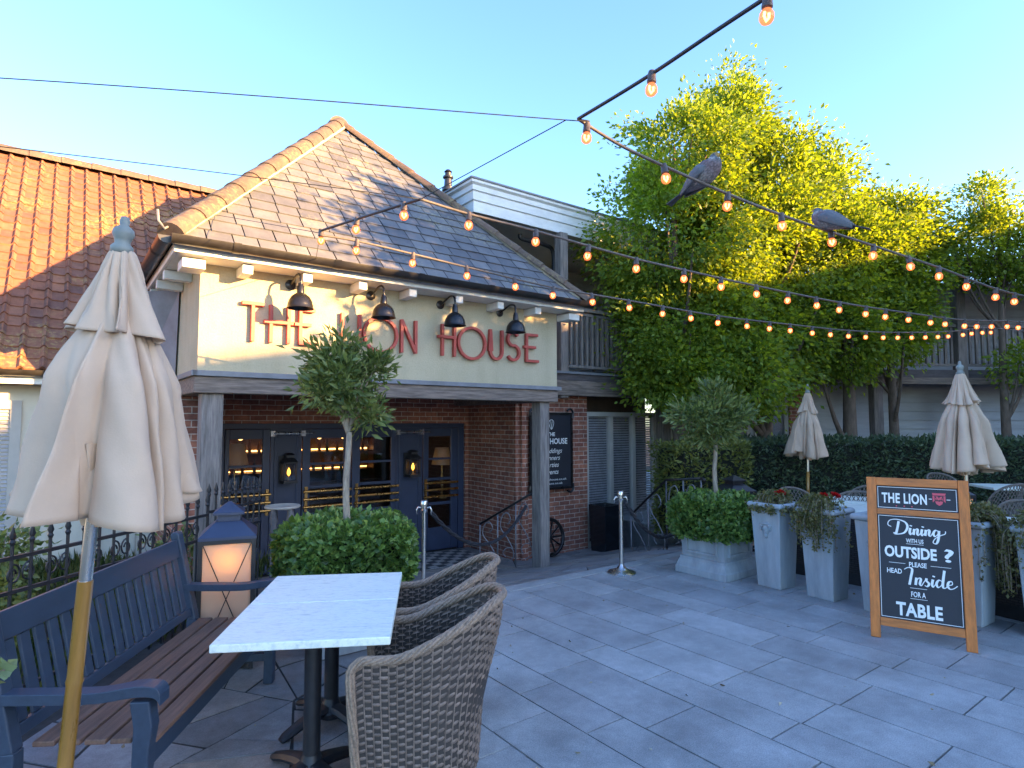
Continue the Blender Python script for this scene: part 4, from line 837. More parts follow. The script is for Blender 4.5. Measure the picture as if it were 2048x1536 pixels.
# ------------------------------------------------------------------ parasols
def parasol(top,foot,lab,rot,folds=8,seed=1,sc=1.0,wide=1.0):
    """closed market parasol: top is the finial tip, foot the pole on the ground"""
    top,foot=Vector(top),Vector(foot); ax_=(top-foot); H=ax_.length; t=thing('parasol',lab,'parasol',foot,0,'closed beige parasols'); 
    q=ax_.to_track_quat('Z','Y'); t.rotation_mode='QUATERNION'; t.rotation_quaternion=q; r_=random.Random(seed)
    ph=[r_.uniform(0,6.28) for _ in range(6)]; n=160
    hang=.80*(top.x-foot.x)/max(.1,top.z-foot.z)
    def cloth(z0,z1,prof,amp,m,hem,inner=False,turn=rot):
        vs=[];nz=30
        for j in range(nz+1):
            f=j/nz; z=z0+(z1-z0)*f; rr=prof(f)
            for i in range(n):
                th=2*math.pi*i/n; w1=math.sin(folds*th+ph[0]+.8*math.sin(th*2+ph[1])); w2=math.sin(folds*2*th+ph[2]+1.2*math.sin(th*3+ph[3])); fold=(1-abs(w1)**.8)*1.15+.22*w2
                lob=.16*math.sin(th*3+ph[4])+.12*math.sin(th*2+ph[5])
                rad=rr*(1+amp(f)*(.42-fold*.75)+lob*f*.8); sw=.42*amp(f)*math.cos(folds*th+ph[0])*(1+.5*math.sin(th*2+ph[2]))/1.3; dz=hem*f**6*(.5*math.sin(th*2+ph[1])+.5*math.sin(th*3+ph[3]))
                wr=.010*math.sin(9*z+5*th+ph[1])*math.sin(23*th+14*z)*min(1,4*f); vs.append(((rad+wr)*math.cos(th+turn+sw)+hang*(H-z),(rad+wr)*math.sin(th+turn+sw)*.92,z+dz))
        fs=[(j*n+i,j*n+(i+1)%n,(j+1)*n+(i+1)%n,(j+1)*n+i) for j in range(nz) for i in range(n)]
        return vs,fs
    zt=H-.125*sc; zv=zt-.30*sc; zb=zt-.925*sc; wd=sc*wide
    mb=MB(); mb.add(*cloth(zv+.07*sc,zb,lambda f: wd*(.085+.10*min(1,f*3)**.7+.135*f),lambda f:.18+.62*f**.8,1,.055*sc)); c=mb.build('canopy',m_canvas,t,True)
    m_=c.modifiers.new('s','SOLIDIFY'); m_.thickness=.004
    mb=MB(); mb.add(*cloth(zt,zv,lambda f: wd*(.038+.055*f**.5+.075*f**1.6),lambda f:.15+.5*f,1,.03*sc,turn=rot+.5)); c=mb.build('vent_cap',m_canvas,t,True); m_=c.modifiers.new('s','SOLIDIFY'); m_.thickness=.004
    mb=MB(); mb.add(*cloth(zb+.25*sc,zb-.05*sc,lambda f: wd*(.20-.10*f),lambda f:.7,1,.03*sc,turn=rot+.2)); mb.build('inner_folds',m_canvas,t,True)
    MB().lathe([(.036*sc,zt-.012),(.036*sc,zt+.012*sc),(.024*sc,zt+.025*sc),(.028*sc,zt+.04*sc),(.036*sc,zt+.058*sc),(.032*sc,zt+.075*sc),(.014*sc,zt+.09*sc),(.017*sc,zt+.105*sc),(.012*sc,zt+.12*sc),(0,zt+.125*sc)],n=18).build('finial',M('grey_green_finial',(.22,.245,.225),.55),t,True)
    zs=zb-.24*sc; MB().tube([(0,0,zs),(0,0,zt)],.0205*sc**.5,14).build('steel_tube',m_steel,t,True,auto=40)
    mb=MB(); zz=zs; pts=[(0,0,0),(0,0,.3)]; rr=[.025,.025]
    for k in (.30,.58): pts+=[(0,0,zs*(1-k)-.012),(0,0,zs*(1-k)),(0,0,zs*(1-k)+.012)]; rr+=[.0245,.0275,.0245]
    pts.append((0,0,zs)); rr.append(.0242); o=sorted(zip([p[2] for p in pts],rr)); mb.tube([(0,0,a) for a,b in o],[b*sc**.3 for a,b in o],16); mb.build('wooden_pole',m_pole,t,True,auto=60)
    MB().lathe([(.25,0),(.25,.05),(.22,.065),(.05,.07),(.045,.25),(.03,.25)],n=24).build('base',m_iron,t,True,auto=40); return t
tp,ft=D(251,432,2.12),D(130,1536,2.16); ft=ft+(ft-tp)*(ft.z/(tp.z-ft.z)); parasol(tp,ft,'big closed beige parasol on a tilted honey coloured pole in front of the bench',R(20),seed=3,sc=1.0,wide=.78,folds=6)
tp=D(1615,768,9.4); ft=G(1606,1080); ft=Vector((tp.x-.06,9.4,0)); parasol(tp,ft,'small far closed parasol standing in front of the long hedge, behind the tall pots',R(50),seed=8,sc=1.05,wide=.66)
tp=D(1919,722,5.95); ft=Vector((tp.x+.02,5.95,0)); parasol(tp,ft,'closed beige parasol rising behind the A-board sign',R(95),seed=5,sc=1.0,wide=.74)
# ------------------------------------------------------------------ floor lanterns
m_glow=emitmat('lantern_glow',(1,.48,.08),16,(.8,.5,.2))
def lantern(at,lab,rz,h=1.13,w_=.34,glow=True,group='big floor lanterns'):
    t=thing('floor_lantern',lab,'lantern',at,rz,group); b=w_/2; zb,zt=.08,h*.785
    fr=MB()
    for x in (-b,b):
        for y in (-b,b): fr.box(x-.014,x+.014,y-.014,y+.014,0,zt)
    for z in (zb,zt-.028):
        for s_ in (-b,b): fr.box(-b+.0145,b-.0145,s_-.012,s_+.012,z,z+.027).box(s_-.012,s_+.012,-b+.0145,b-.0145,z,z+.027)
    fr.box(-b,b,-b,b,.03,.06); fr.build('frame',m_iron,t)
    k=1.414; MB().lathe([(b*k*1.10,zt),(b*k*1.10,zt+.02),(b*k*.50,h*.885)],(0,0,0),4,None,True).lathe([(b*k*.44,h*.886),(b*k*.44,h*.925)],(0,0,0),4,None,True).lathe([(b*k*.60,h*.926),(b*k*.60,h*.94),(.01,h)],(0,0,0),4,None,True).build('roof',m_navy if glow else m_iron,t)
    for k in range(4):
        Mx=Matrix.Rotation(k*math.pi/2,4,'Z'); p=MB().box(-b+.015,b-.015,-b+.001,-b+.004,zb+.03,zt-.03,Mx).build('pane',m_frost,t)
        mb=MB(); q=[Mx@Vector((sx*(b-.016),-b-.006,z)) for sx,z in ((-1,zb+.03),(1,zt-.03),(1,zb+.03),(-1,zt-.03))]; mb.tube([q[0],q[1]],.0035,5); mb.tube([q[2]+(Mx@Vector((0,-.004,0))),q[3]+(Mx@Vector((0,-.004,0)))],.0035,5); mb.build('cross_wire',m_iron,p)
    MB().ell((0,-.06,zt-.14),(.028,.028,.04)).build('bulb',m_glow,t); return t
lantern((-2.03,4.40,0),'tall glowing floor lantern with crossed wires at the far end of the bench',R(22),1.13,.335)
lantern((2.93,8.05,0),'dark floor lantern behind the right box planter, only its roof showing',R(20),1.0,.36,False)
lantern((5.75,7.95,0),'small lantern glowing over the top of the A-board sign',R(10),.95,.30,False)
# ------------------------------------------------------------------ iron fence
def fence(p,q,lab,h=.90,group=None,spear=.16,step=.12,scroll=True):
    p,q=Vector(p),Vector(q); d=q-p; L=d.length; t=thing('iron_fence',lab,'fence',p,math.atan2(d.y,d.x),group)
    for z in (h,h-.20,.12): MB().box(0,L,-.012,.012,z-.011,z+.011).build('rail',m_iron,t)
    n=int(L/step)
    mb=MB()
    for k in range(n+1):
        x=k*L/n; z1=h+spear; mb.tube([(x,0,-.1),(x,0,z1-.09)],.010,6); mb.lathe([(.010,z1-.09),(.018,z1-.07),(.011,z1-.055),(.019,z1-.035),(.0,z1+.03)],(x,0,0),6)
    mb.build('pickets',m_iron,t,True,auto=40)
    if scroll:
        k=0
        while k<n:
            mb=MB(); x0,x1=k*L/n,(k+1)*L/n; xm=(x0+x1)/2
            for sgn in (-1,1):
                pts=[]
                for i in range(20): th=i/19*math.pi*2.6; rr=.062-.002*i; pts.append((xm+sgn*(.05+0*rr)+rr*math.cos(th+1.2)*sgn*.8,.0,h-.10+rr*math.sin(th+1.2)))
                mb.tube(pts,.006,5)
            k+=2; mb.build('scroll',m_iron,t,True)
    return t
fence((-3.22,2.2,0),(-2.63,5.28,0),'black iron railing with scrolls running behind the navy bench')
fence((-2.63,5.30,0),(-2.5,6.05,0),'short run of spear topped railing against the left hand pub post',.92,spear=.22,step=.09,scroll=False)
def handrail(pts,lab,grounds,col=m_greyiron):
    """wrought iron stair rail: pts along the handrail, grounds the floor height under each"""
    t=thing('scroll_handrail',lab,'railing',(pts[0][0],pts[0][1],0)); o=Vector((pts[0][0],pts[0][1],0)); P=[Vector(p)-o for p in pts]
    mb=MB(); mb.tube(P,.018,8); mb.tube([P[-1]+Vector((0,0,-.0)),P[-1]+(P[-1]-P[-2]).normalized()*.05+Vector((0,0,-.02)),P[-1]+(P[-1]-P[-2]).normalized()*.06+Vector((0,0,-.05))],.022,8); mb.build('rail',m_bronze,t,True)
    mb=MB(); sc_=MB()
    for i in range(len(P)-1):
        a,b=P[i],P[i+1]; ga,gb=grounds[i],grounds[i+1]; L=(b-a).to_2d().length; n=max(1,int(L/.24)); d=(b-a); d.z=0; d.normalize()
        for k in range(n+1):
            f=k/n; c=a.lerp(b,f); g=ga+(gb-ga)*f; mb.tube([(c.x,c.y,g),(c.x,c.y,c.z-.01)],.012,6)
            if k<n:
                c2=a.lerp(b,(k+.5)/n); g2=ga+(gb-ga)*(k+.5)/n; hh=c2.z-g2; z0=g2+.05; w_=L/n*.42
                q=[(0,.02),(.9,.10),(.75,.24),(0,.25),(-.5,.17),(-.15,.10)]; s1=[c2+d*(w_*x)+Vector((0,0,z0-c2.z+hh*y)) for x,y in q]; sc_.tube(crom(s1,4),.007,5)
                q=[(.75,.26),(.1,.42),(-.8,.60),(-.6,.80),(.1,.86),(.5,.74),(.1,.66)]; s1=[c2+d*(w_*x)+Vector((0,0,z0-c2.z+hh*y)) for x,y in q]; sc_.tube(crom(s1,4),.008,5)
    mb.build('balusters',col,t,True); sc_.build('scrollwork',col,t,True); return t
h1=D(1068,984,8.75); h2=D(960,1048,9.0); handrail([tuple(h2),tuple(h1),tuple(h1+Vector((.14,-.02,-.02)))],'scrolled iron handrail sloping down to the doors beside the right hand post',[-.45,-.30,-.28])
h1=D(1262,1030,9.3); h2=D(1332,960,8.7); h3=D(1402,957,8.3); handrail([tuple(h1),tuple(h2),tuple(h3)],'scrolled iron handrail rising past the blinds window to the dark hedge',[-.5,-.1,0])
# ------------------------------------------------------------------ rope barrier
def stanchion(at,lab):
    t=thing('rope_stanchion',lab,'post',at,0,'rope barrier posts')
    MB().lathe([(.16,0),(.162,.012),(.15,.02),(.10,.034),(.055,.055),(.03,.085),(.024,.10)],n=28).build('base',m_steel,t,True,auto=60)
    MB().lathe([(.0225,.10),(.0225,.80)],n=16).build('pole',m_steel,t,True,auto=60); MB().lathe([(.034,.80),(.036,.82),(.024,.83),(.024,.865),(.036,.872),(.036,.905),(.03,.915),(0,.917)],n=18).build('cap',m_steel,t,True,auto=40)
    m=MB()
    for s_ in (-1,1): m.tube([(s_*.03,0,.845),(s_*.06,0,.85),(s_*.075,0,.82),(s_*.07,0,.78)],.009,6)
    m.build('hook',m_steel,t,True)
def rope(p,q,sag,lab):
    p,q=Vector(p),Vector(q); mb=MB(); n=90; c=[p.lerp(q,i/n)-Vector((0,0,sag*4*(i/n)*(1-i/n))) for i in range(n+1)]
    for k in range(3):
        pts=[]
        for i,x in enumerate(c):
            tg=(c[min(i+1,n)]-c[max(i-1,0)]).normalized(); a=tg.cross(Vector((0,0,1))).normalized(); b=a.cross(tg); th=2*math.pi*k/3+i*.42; pts.append(x+a*(.011*math.cos(th))+b*(.011*math.sin(th)))
        mb.tube(pts,.0125,6)
    o=mb.build('barrier_rope',M('black_rope',(.022,.022,.028),.8,bs=90,bst=.4),None,True); tag(o,lab,'rope')
s1=G(1243,1146); s2=Vector((-.88,6.12,0)); stanchion(s1,'steel rope stanchion with domed base on the grey slabs'); stanchion(s2,'steel rope stanchion partly hidden behind the wicker chairs')
rope(s2+Vector((.07,0,.80)),D(1052,1012,8.6),.42,'twisted black rope sagging from the left stanchion to the iron handrail')
rope(s1+Vector((.05,0,.80)),D(1372,1040,7.9),.30,'twisted black rope sagging from the right stanchion behind the box planter')
# ------------------------------------------------------------------ tall pots
def tallpot(at,rz,lab,H=.87,mask=True):
    t=thing('tall_pot',lab,'planter',at,rz,'tall square lead coloured pots'); k=.7071
    MB().lathe([(.26*k,0),(.335*k,H-.06)],(0,0,0),4,None,True).build('body',m_pot,t,bevel=.008)
    mb=MB(); r=.172
    for a,b in (((-r,-r),(r,-r)),((r,-r),(r,r)),((r,r),(-r,r)),((-r,r),(-r,-r))): mb.tube([(a[0],a[1],H-.03),(b[0],b[1],H-.03)],.028,12)
    for x in (-r,r):
        for y in (-r,r): mb.ell((x,y,H-.03),(.0285,.0285,.0285),12,8)
    mb.build('rim',m_pot,t,True,auto=50); MB().box(-.155,.155,-.155,.155,H-.1,H-.055).build('soil',m_soil,t)
    if mask:                                             # small bearded mask cast on the face
        Mx=Matrix.Translation((0,-(.130+.0375*.70)-.002,H*.68))@Matrix.Rotation(math.atan(.0375/.8),4,'X'); e=MB()
        e.ell((0,0,0),(.036,.024,.052),12,8,Mx@Matrix.Translation((0,0,0)))
        for x,z,a,b in ((-.045,.04,.024,.02),(.045,.04,.024,.02),(0,.062,.04,.018),(-.03,.06,.022,.018),(.03,.06,.022,.018),(0,-.055,.022,.035),(-.05,.01,.014,.022),(.05,.01,.014,.022)): e.ell((0,0,0),(a,.025,b),10,7,Mx@Matrix.Translation((x,0,z)))
        e.ell((0,0,0),(.009,.016,.02),8,6,Mx@Matrix.Translation((0,-.022,0))); 
        for x in (-.016,.016): e.ell((0,0,0),(.008,.006,.005),8,6,Mx@Matrix.Translation((x,-.022,.016)))
        e.ell((0,0,0),(.014,.006,.004),8,6,Mx@Matrix.Translation((0,-.022,-.026))); e.build('mask_relief',m_pot,t,True)
    return t
def trailing(at,lab,n,spread,drop,dirs,z=.86,flowers=()):
    t=thing('trailing_plant',lab,'plant',(at[0],at[1],z-.02)); mb=MB(); P=[];Q=[]
    for k in range(n):
        a=rng.uniform(0,6.28) if not dirs else rng.normal(dirs[k%len(dirs)],.55); r=spread*rng.uniform(.7,1.25); dz=drop*rng.uniform(.1,1)
        pts=[Vector((.12*math.cos(a)*rng.uniform(0,1),.12*math.sin(a),0)),Vector((r*.6*math.cos(a),r*.6*math.sin(a),.08+.05*rng.uniform(0,1))),Vector((r*math.cos(a),r*math.sin(a),-.03)),Vector((r*1.08*math.cos(a),r*1.08*math.sin(a),-dz))]
        c=crom(pts,5); mb.tube(c,.0025,4)
        for q in c[2:]:
            for _ in range(4): P.append(q+Vector(rng.normal(size=3)*.018)); Q.append(rng.normal(size=3)+np.array([math.cos(a)*.4,math.sin(a)*.4,.1]))
    mb.build('stems',m_stem,t,True); leaves('leaves',P,Q,.030,.36,m_trail,t)
    for fx,fy,fz in flowers:
        f=MB().tube([(fx*.4,fy*.4,0),(fx,fy,fz-.01)],.003,4).build('flower_stalk',m_stem,t); PP=[];QQ=[]
        for _ in range(60): v=rng.normal(size=3); v/=np.linalg.norm(v); v[2]=abs(v[2])*.8; PP.append(np.array([fx,fy,fz])+v*.018); QQ.append(v)
        leaves('petals',PP,QQ,.036,.5,m_petal,f)
    return t
PR=R(-57); i1=G(1561,1181); i2=G(1667,1205); cen=lambda p: p+Vector((math.cos(PR),math.sin(PR),0))*(-.13)+Vector((-math.sin(PR),math.cos(PR),0))*.13
a1,a2=cen(i1),cen(i2); a3=Vector((3.36,5.55,0)); a4=Vector((3.93,5.30,0)); a5=Vector((4.27,4.88,0))
tallpot(a1,PR,'tall tapered lead grey pot next to the box planter, one red flower'); tallpot(a2,PR,'tall tapered lead grey pot with trailing plant and two red geraniums')
tallpot(a3,PR,'tall grey pot mostly hidden by the left edge of the A-board'); tallpot(a4,PR,'tall grey pot smothered in trailing leaves right of the A-board'); tallpot(a5,PR,'tall grey pot cut by the right edge of the picture')
trailing(a1,'low trailing plant with one red geranium in the pot by the box planter',40,.20,.06,None,flowers=((.03,-.07,.115),))
trailing(a2,'pale trailing plant hanging over the left side of its pot, two red geraniums',62,.23,.36,(math.pi+.2,math.pi*1.15,math.pi*1.3),flowers=((-.02,-.02,.125),(.13,.05,.12)))
trailing(a4,'pale trailing plant hanging down the pot right of the A-board',85,.25,.55,(-.35,-1.0,.15))
trailing(a5,'sparse trailing plant in the pot at the right edge of the picture',40,.24,.35,None)
# ------------------------------------------------------------------ dark woven screens behind the pots
def screen(p,q,lab):
    p,q=Vector(p),Vector(q); d=q-p; L=d.length; t=thing('woven_screen',lab,'screen',p,math.atan2(d.y,d.x),'dark woven screens')
    MB().box(.02,L-.02,-.02,.02,.12,.72).build('panel',m_screen,t); MB().box(0,L,-.03,.03,.721,.745).box(0,.02,-.025,.025,0,.72).box(L-.02,L,-.025,.025,0,.72).build('frame',m_iron,t)
    MB().box(.1,L-.1,-.015,.015,.0,.119).build('kick_board',m_iron,t)
    for x in (.15,L-.15): MB().box(x-.03,x+.03,-.2,.2,0,.02).build('foot',m_steel,t)
screen((3.0,7.15,0),(3.96,6.0,0),'dark woven screen seen between the tall pots and the A-board'); screen((3.98,5.98,0),(4.73,4.62,0),'dark woven screen right of the A-board behind the leafy pot'); screen((4.75,4.6,0),(5.4,3.3,0),'dark woven screen running out of the picture on the right')
# ------------------------------------------------------------------ A-board
AL,AR=G(1745,1272),G(1953,1306); ac=(AL+AR)/2; az=math.atan2(AR.y-AL.y,AR.x-AL.x); AW=(AR-AL).length+.02; AH=1.245
ab=thing('a_board','wooden A-board with black panels inviting guests to dine outside','sign',ac,az)
LEAN=.17; up=Vector((0,LEAN,AH)).normalized(); SL=AH/up.z; MA=Matrix(((1,0,0,0),(0,up.z,up.y,0),(0,-up.y,up.z,0),(0,0,0,1)))
b=AW/2; sw=.068
for x in (-b,b-sw): MB().box(x,x+sw,-.018,.022,0,SL,MA).build('stile',m_wood,ab,bevel=.005)
m_woodh=M('orange_pine_rail',(.50,.16,.033),.5,var=.35,scale=5,stretch=(.8,6,6),bs=20,bst=.15)
xs=-b+sw+.001
for z0,z1 in ((SL-.065,SL-.001),(SL*.765,SL*.80),(SL*.075,SL*.125)): MB().box(xs,-xs,-.016,.020,z0,z1,MA).build('rail',m_woodh,ab,bevel=.004)
for x in (-b,b-sw): MB().add(*(lambda m:(m.v,m.f))(MB().bar((x+sw/2,LEAN+.045,AH-.02),(x+sw/2,LEAN+.62,0),sw,.04,(0,1,0)))).build('back_leg',m_wood,ab,bevel=.004)
MB().box(xs+.001,-xs-.001,.46,.49,.3,.36).build('brace',m_wood,ab)
up0,up1=SL*.801,SL-.066; lo0,lo1=SL*.126,SL*.764
MB().box(xs,-xs,0,.012,up0,up1,MA).build('top_panel',m_black,ab); MB().box(xs,-xs,0,.012,lo0,lo1,MA).build('chalk_panel',m_black,ab)
tx=MB(); Y=-.003; hw=-xs
def frame_line(z0,z1,wd=.004,ins=.010):
    q=[(-hw+ins,z0+ins),(hw-ins,z0+ins),(hw-ins,z1-ins),(-hw+ins,z1-ins)]; tx.ribbon(q,wd,Y,Y+.002,True,MA)
frame_line(up0,up1); frame_line(lo0,lo1)
TT=lambda f: SL*(1-f)                                  # fraction down the board
def line(s,x,f,size,w_,bold=.002,shear=0): addtext(tx,s,x,TT(f),size,Y,bold,'CENTER',shear,w_,MA)
addtext(tx,'THE LION',-.082,TT(.158),.108,Y,.0032,'CENTER',0,.305,MA,1.08)
tx.ribbon([(.083,TT(.123)),(.103,TT(.123))],.005,Y,Y+.002,False,MA); tx.ribbon([(.198,TT(.123)),(.222,TT(.123))],.005,Y,Y+.002,False,MA)
line('WITH US',-.022,.402,.044,.115,.0008); line('OUTSIDE',-.055,.495,.115,.345,.0042); line('?',.195,.498,.135,.062,.0022)
line('PLEASE',-.008,.548,.050,.115,.001); line('HEAD',-.165,.597,.052,.10,.001); line('FOR A',-.012,.728,.055,.095,.001); addtext(tx,'TABLE',-.012,TT(.845),.135,Y,.0045,'CENTER',0,.30,MA,1.06)
for x0,x1,f in ((-.20,-.09,.533),(.075,.205,.533),(-.08,.035,.410),(-.065,.045,.676),(-.065,.045,.74)): tx.ribbon([(x0,TT(f)),(x1,TT(f))],.003,Y,Y+.002,False,MA)
def brush(pts,x,f,k,thin=.006,thick=.017):
    """brush script stroke: down strokes are fat, up strokes thin"""
    P=crom([(p[0],p[1],0) for p in pts],7); wd=[]
    for i in range(len(P)):
        d=P[min(i+1,len(P)-1)]-P[max(i-1,0)]; s_=max(0,-d.y/(d.length+1e-6)); wd.append(thin+(thick-thin)*s_**1.3)
    wd=[sum(wd[max(0,i-3):i+4])/len(wd[max(0,i-3):i+4]) for i in range(len(wd))]
    tx.ribbon([(x+p.x*k,TT(f)+p.y*k) for p in P],wd,Y-.0004*(len(tx.f)%7),Y+.002,False,MA)
kx=.105
def word(strokes,x,f,k):
    for st in strokes: brush(st,x,f,k)
word([[(.30,1.0),(.22,.55),(.10,.02)],[(-.20,.55),(-.42,.70),(-.30,1.02),(.15,1.14),(.70,.98),(.86,.60),(.62,.15),(.10,.0),(-.05,.10),(.12,.12)],
      [(1.05,.55),(1.0,.25),(1.05,.06),(1.18,.22)],[(1.30,.50),(1.24,.05)],[(1.26,.25),(1.42,.50),(1.52,.46),(1.48,.15),(1.56,.05),(1.70,.25)],
      [(1.80,.52),(1.74,.20),(1.80,.05),(1.94,.24)],[(2.04,.50),(1.98,.05)],[(2.0,.25),(2.16,.50),(2.26,.46),(2.22,.15),(2.32,.06),(2.44,.28)],
      [(2.82,.45),(2.64,.52),(2.50,.28),(2.58,.06),(2.76,.22),(2.86,.50)],[(2.86,.50),(2.80,-.10),(2.66,-.46),(2.46,-.40),(2.60,-.10),(2.95,.16),(3.22,.30),(3.26,.50)],[(1.10,.76),(1.08,.68)],[(1.86,.74),(1.84,.66)]],-.155,.356,.103)
word([[(-.20,.98),(.02,1.12),(.24,1.04),(.16,.55),(.06,.02)],[(.46,.52),(.40,.05)],[(.42,.25),(.58,.50),(.70,.46),(.64,.15),(.72,.05),(.84,.25),(1.02,.55)],[(1.02,.55),(1.0,.40),(1.14,.22),(1.04,.04),(.90,.08)],
      [(1.36,.52),(1.30,.20),(1.36,.05),(1.48,.22)],[(1.86,.45),(1.68,.52),(1.54,.28),(1.62,.06),(1.80,.22),(1.92,.60)],[(2.0,1.16),(1.90,.50),(1.88,.12),(2.0,.06),(2.12,.2)],[(2.16,.25),(2.38,.34),(2.36,.52),(2.20,.46),(2.14,.2),(2.26,.04),(2.46,.10),(2.66,.28)],[(1.42,.76),(1.40,.68)]],-.075,.66,.118)
tx.build('lettering',m_chalk,ab)
em=MB(); cx,cz=.150,TT(.122); k=.047
def pg(pts): em.poly([MA@Vector((cx+x*k,Y-.0003,cz+y*k)) for x,y in pts])
pg([(-.95,1.0),(.95,1.0),(.85,.62),(-.85,.62)]); pg([(-.9,.55),(-.62,.55),(-.60,-.25),(-.88,-.55)]); pg([(.62,.55),(.9,.55),(.88,-.55),(.60,-.25)])
pg([(-.5,.5),(-.12,.42),(.05,-.1),(-.16,-.18)]); pg([(.5,.5),(.12,.42),(-.02,.05),(.16,-.18)]); pg([(-.55,.2),(-.30,.1),(-.42,-.25)]); pg([(.55,.2),(.30,.1),(.42,-.25)])
pg([(-.55,-.36),(-.15,-.30),(0,-.42),(.15,-.30),(.55,-.36),(.42,-.78),(0,-1.08),(-.42,-.78)])
for x in (-.135,-.082,-.03): em.ell((0,0,0),(.0055,.0015,.0055),10,5,Matrix.Translation(MA@Vector((x,Y,TT(.178)))))
em.build('lion_emblem',m_pink,ab)
# ------------------------------------------------------------------ dining furniture beyond
DG='marble tables in the far dining area'
for at,lab,rz in (((3.98,6.75,0),'far marble table peeping out left of the A-board near its rim',-30),((4.25,7.55,0),'far marble table further back left of the A-board',-30),((7.35,9.1,0),'far marble table under the third parasol, right of the A-board',-10),((5.05,5.75,0),'marble table at the right edge behind the leafy pot',-25)): table(Vector(at),lab,.66,.66,.75,R(rz),DG)
def lattice_chair(at,rz,lab,proto=[]):
    if proto:
        t=dup(proto[0]); t.location=at; t.rotation_euler.z=R(rz); t['label']=lab; return t
    t=thing('lattice_chair',lab,'chair',at,R(rz),'lattice backed wicker chairs in the far dining area')
    def sp(a,v): th=a*R(78); rr=.27+.05*v; return Vector((rr*math.sin(th),-rr*math.cos(th)+.03,.44+v*.42*math.sqrt(max(0,1-(abs(a))**2.4))))
    mb=MB()
    for k in range(-12,13):
        for s_ in (-1,1):
            pts=[]
            for i in range(15):
                v=i/14; a=k/9+s_*(v-.5)*.55
                if abs(a)<=1: pts.append(sp(a,v))
            if len(pts)>2: mb.tube(pts,.0055,5)
    mb.build('lattice_back',m_lattice,t,True); mb=MB(); mb.tube([sp(-1+i/15,1) for i in range(31)],.015,8); mb.tube([sp(-1+i/15,0) for i in range(31)],.012,6); mb.build('rim',m_lattice,t,True)
    MB().lathe([(.0,.42),(.25,.42),(.255,.44),(.25,.455),(0,.455)],n=24).build('seat',m_lattice,t,True,auto=40)
    for x,y in ((-.18,.17),(.18,.17),(-.18,-.17),(.18,-.17)): MB().tube([(x,y,.42),(x*1.2,y*1.2,0)],.013,7).build('leg',m_lattice,t,True)
    proto.append(t); return t
for at,rz,lab in (((3.62,7.55,0),200,'lattice wicker chair seen just over the tall pots'),((4.02,7.15,0),140,'lattice wicker chair left of the A-board with its back to the hedge'),((4.55,7.9,0),120,'lattice wicker chair half cut off by the left edge of the A-board'),((7.0,9.75,0),190,'lattice wicker chair behind the far table under the third parasol'),((6.75,8.5,0),20,'lattice wicker chair in front of the far table, legs tipped in shadow'),((5.35,6.3,0),150,'lattice wicker chair at the right edge table behind the leafy pot')): lattice_chair(at,rz,lab)
# small round standing ashtray by the doors
p=D(565,1013,6.6); t=thing('ashtray_stand','round topped ashtray stand between the bench lantern and the navy doors','ashtray',(p.x,p.y,-.1)); zz=p.z+.1
MB().lathe([(0,zz-.012),(.18,zz-.012),(.185,zz),(.18,zz+.012),(.15,zz+.012),(.14,zz+.004),(0,zz+.004)],n=30).build('top',M('pale_stone',(.42,.36,.29),.7),t,True,auto=40)
for x in (-.09,.09): MB().lathe([(.05,0),(.05,.02),(.032,.06),(.032,zz-.2),(.045,zz-.16),(.03,zz-.013)],(x,0,0),12).build('leg',m_greyiron,t,True,auto=40)
# ------------------------------------------------------------------ festoon lights
def planline(a,b):
    ax_,ay=a; bx,by=b
    def at(px,py):
        r=ray(px,py); k=((ax_)*(by-ay)-(ay)*(bx-ax_))/(r.x*(by-ay)-r.y*(bx-ax_)); return CAM+r*k
    return at
bulb_me={}
def festoon(lab,pathpx,bulbs,at,cable_mat,ext=None,r=.0085,start=None):
    t=thing('festoon_string',lab,'string lights',at(*pathpx[0]),0,'festoon light strings'); o=Vector(t.location)
    P=[at(*q)-o for q in pathpx]
    if ext is not None: P.append(Vector(ext)-o)
    if start is not None: P.insert(0,Vector(start)-o)
    C=crom(P,8); MB().tube(C,r,6).build('cable',cable_mat,t,True)
    for px,py in bulbs:
        p=at(px,py)-o; best=min(C,key=lambda c:(Vector((c.x,c.y))-Vector((p.x,p.y))).length)
        # exact height of the cable above this bulb
        i=C.index(best); seg=[(C[j],C[j+1]) for j in (i-1,i) if 0<=j<len(C)-1]; z=best.z
        for a_,b_ in seg:
            d=Vector((b_.x-a_.x,b_.y-a_.y)); f=(Vector((p.x-a_.x,p.y-a_.y))).dot(d)/max(d.length_squared,1e-9)
            if 0<=f<=1: z=a_.z+(b_.z-a_.z)*f
        if 'b' not in bulb_me:
            b_=MB().lathe([(.012,-.044),(.019,-.051),(.0255,-.063),(.0275,-.075),(.0255,-.088),(.018,-.098),(.008,-.1025),(0,-.103)],n=14).build('bulb',m_bulb,t,True)
            s_=MB().lathe([(.015,.012),(.018,0),(.019,-.028),(.0205,-.030),(.0205,-.040),(.014,-.047)],n=12).build('socket',m_sock,b_,True,auto=40)
            f_=MB().tube([(-.010,0,-.058),(-.011,0,-.074),(0,0,-.090),(.011,0,-.074),(.010,0,-.058)],.0052,5).build('filament',m_fil,b_)
            bulb_me['b']=b_
        else:
            s0=bulb_me['b']; b_=s0.copy(); COL.objects.link(b_); b_.parent=t
            for ch in s0.children: c=ch.copy(); COL.objects.link(c); c.parent=b_
        b_.location=(p.x,p.y,z); b_.rotation_euler=(rng.normal()*.06,rng.normal()*.08,rng.uniform(-.5,.5))
    return t
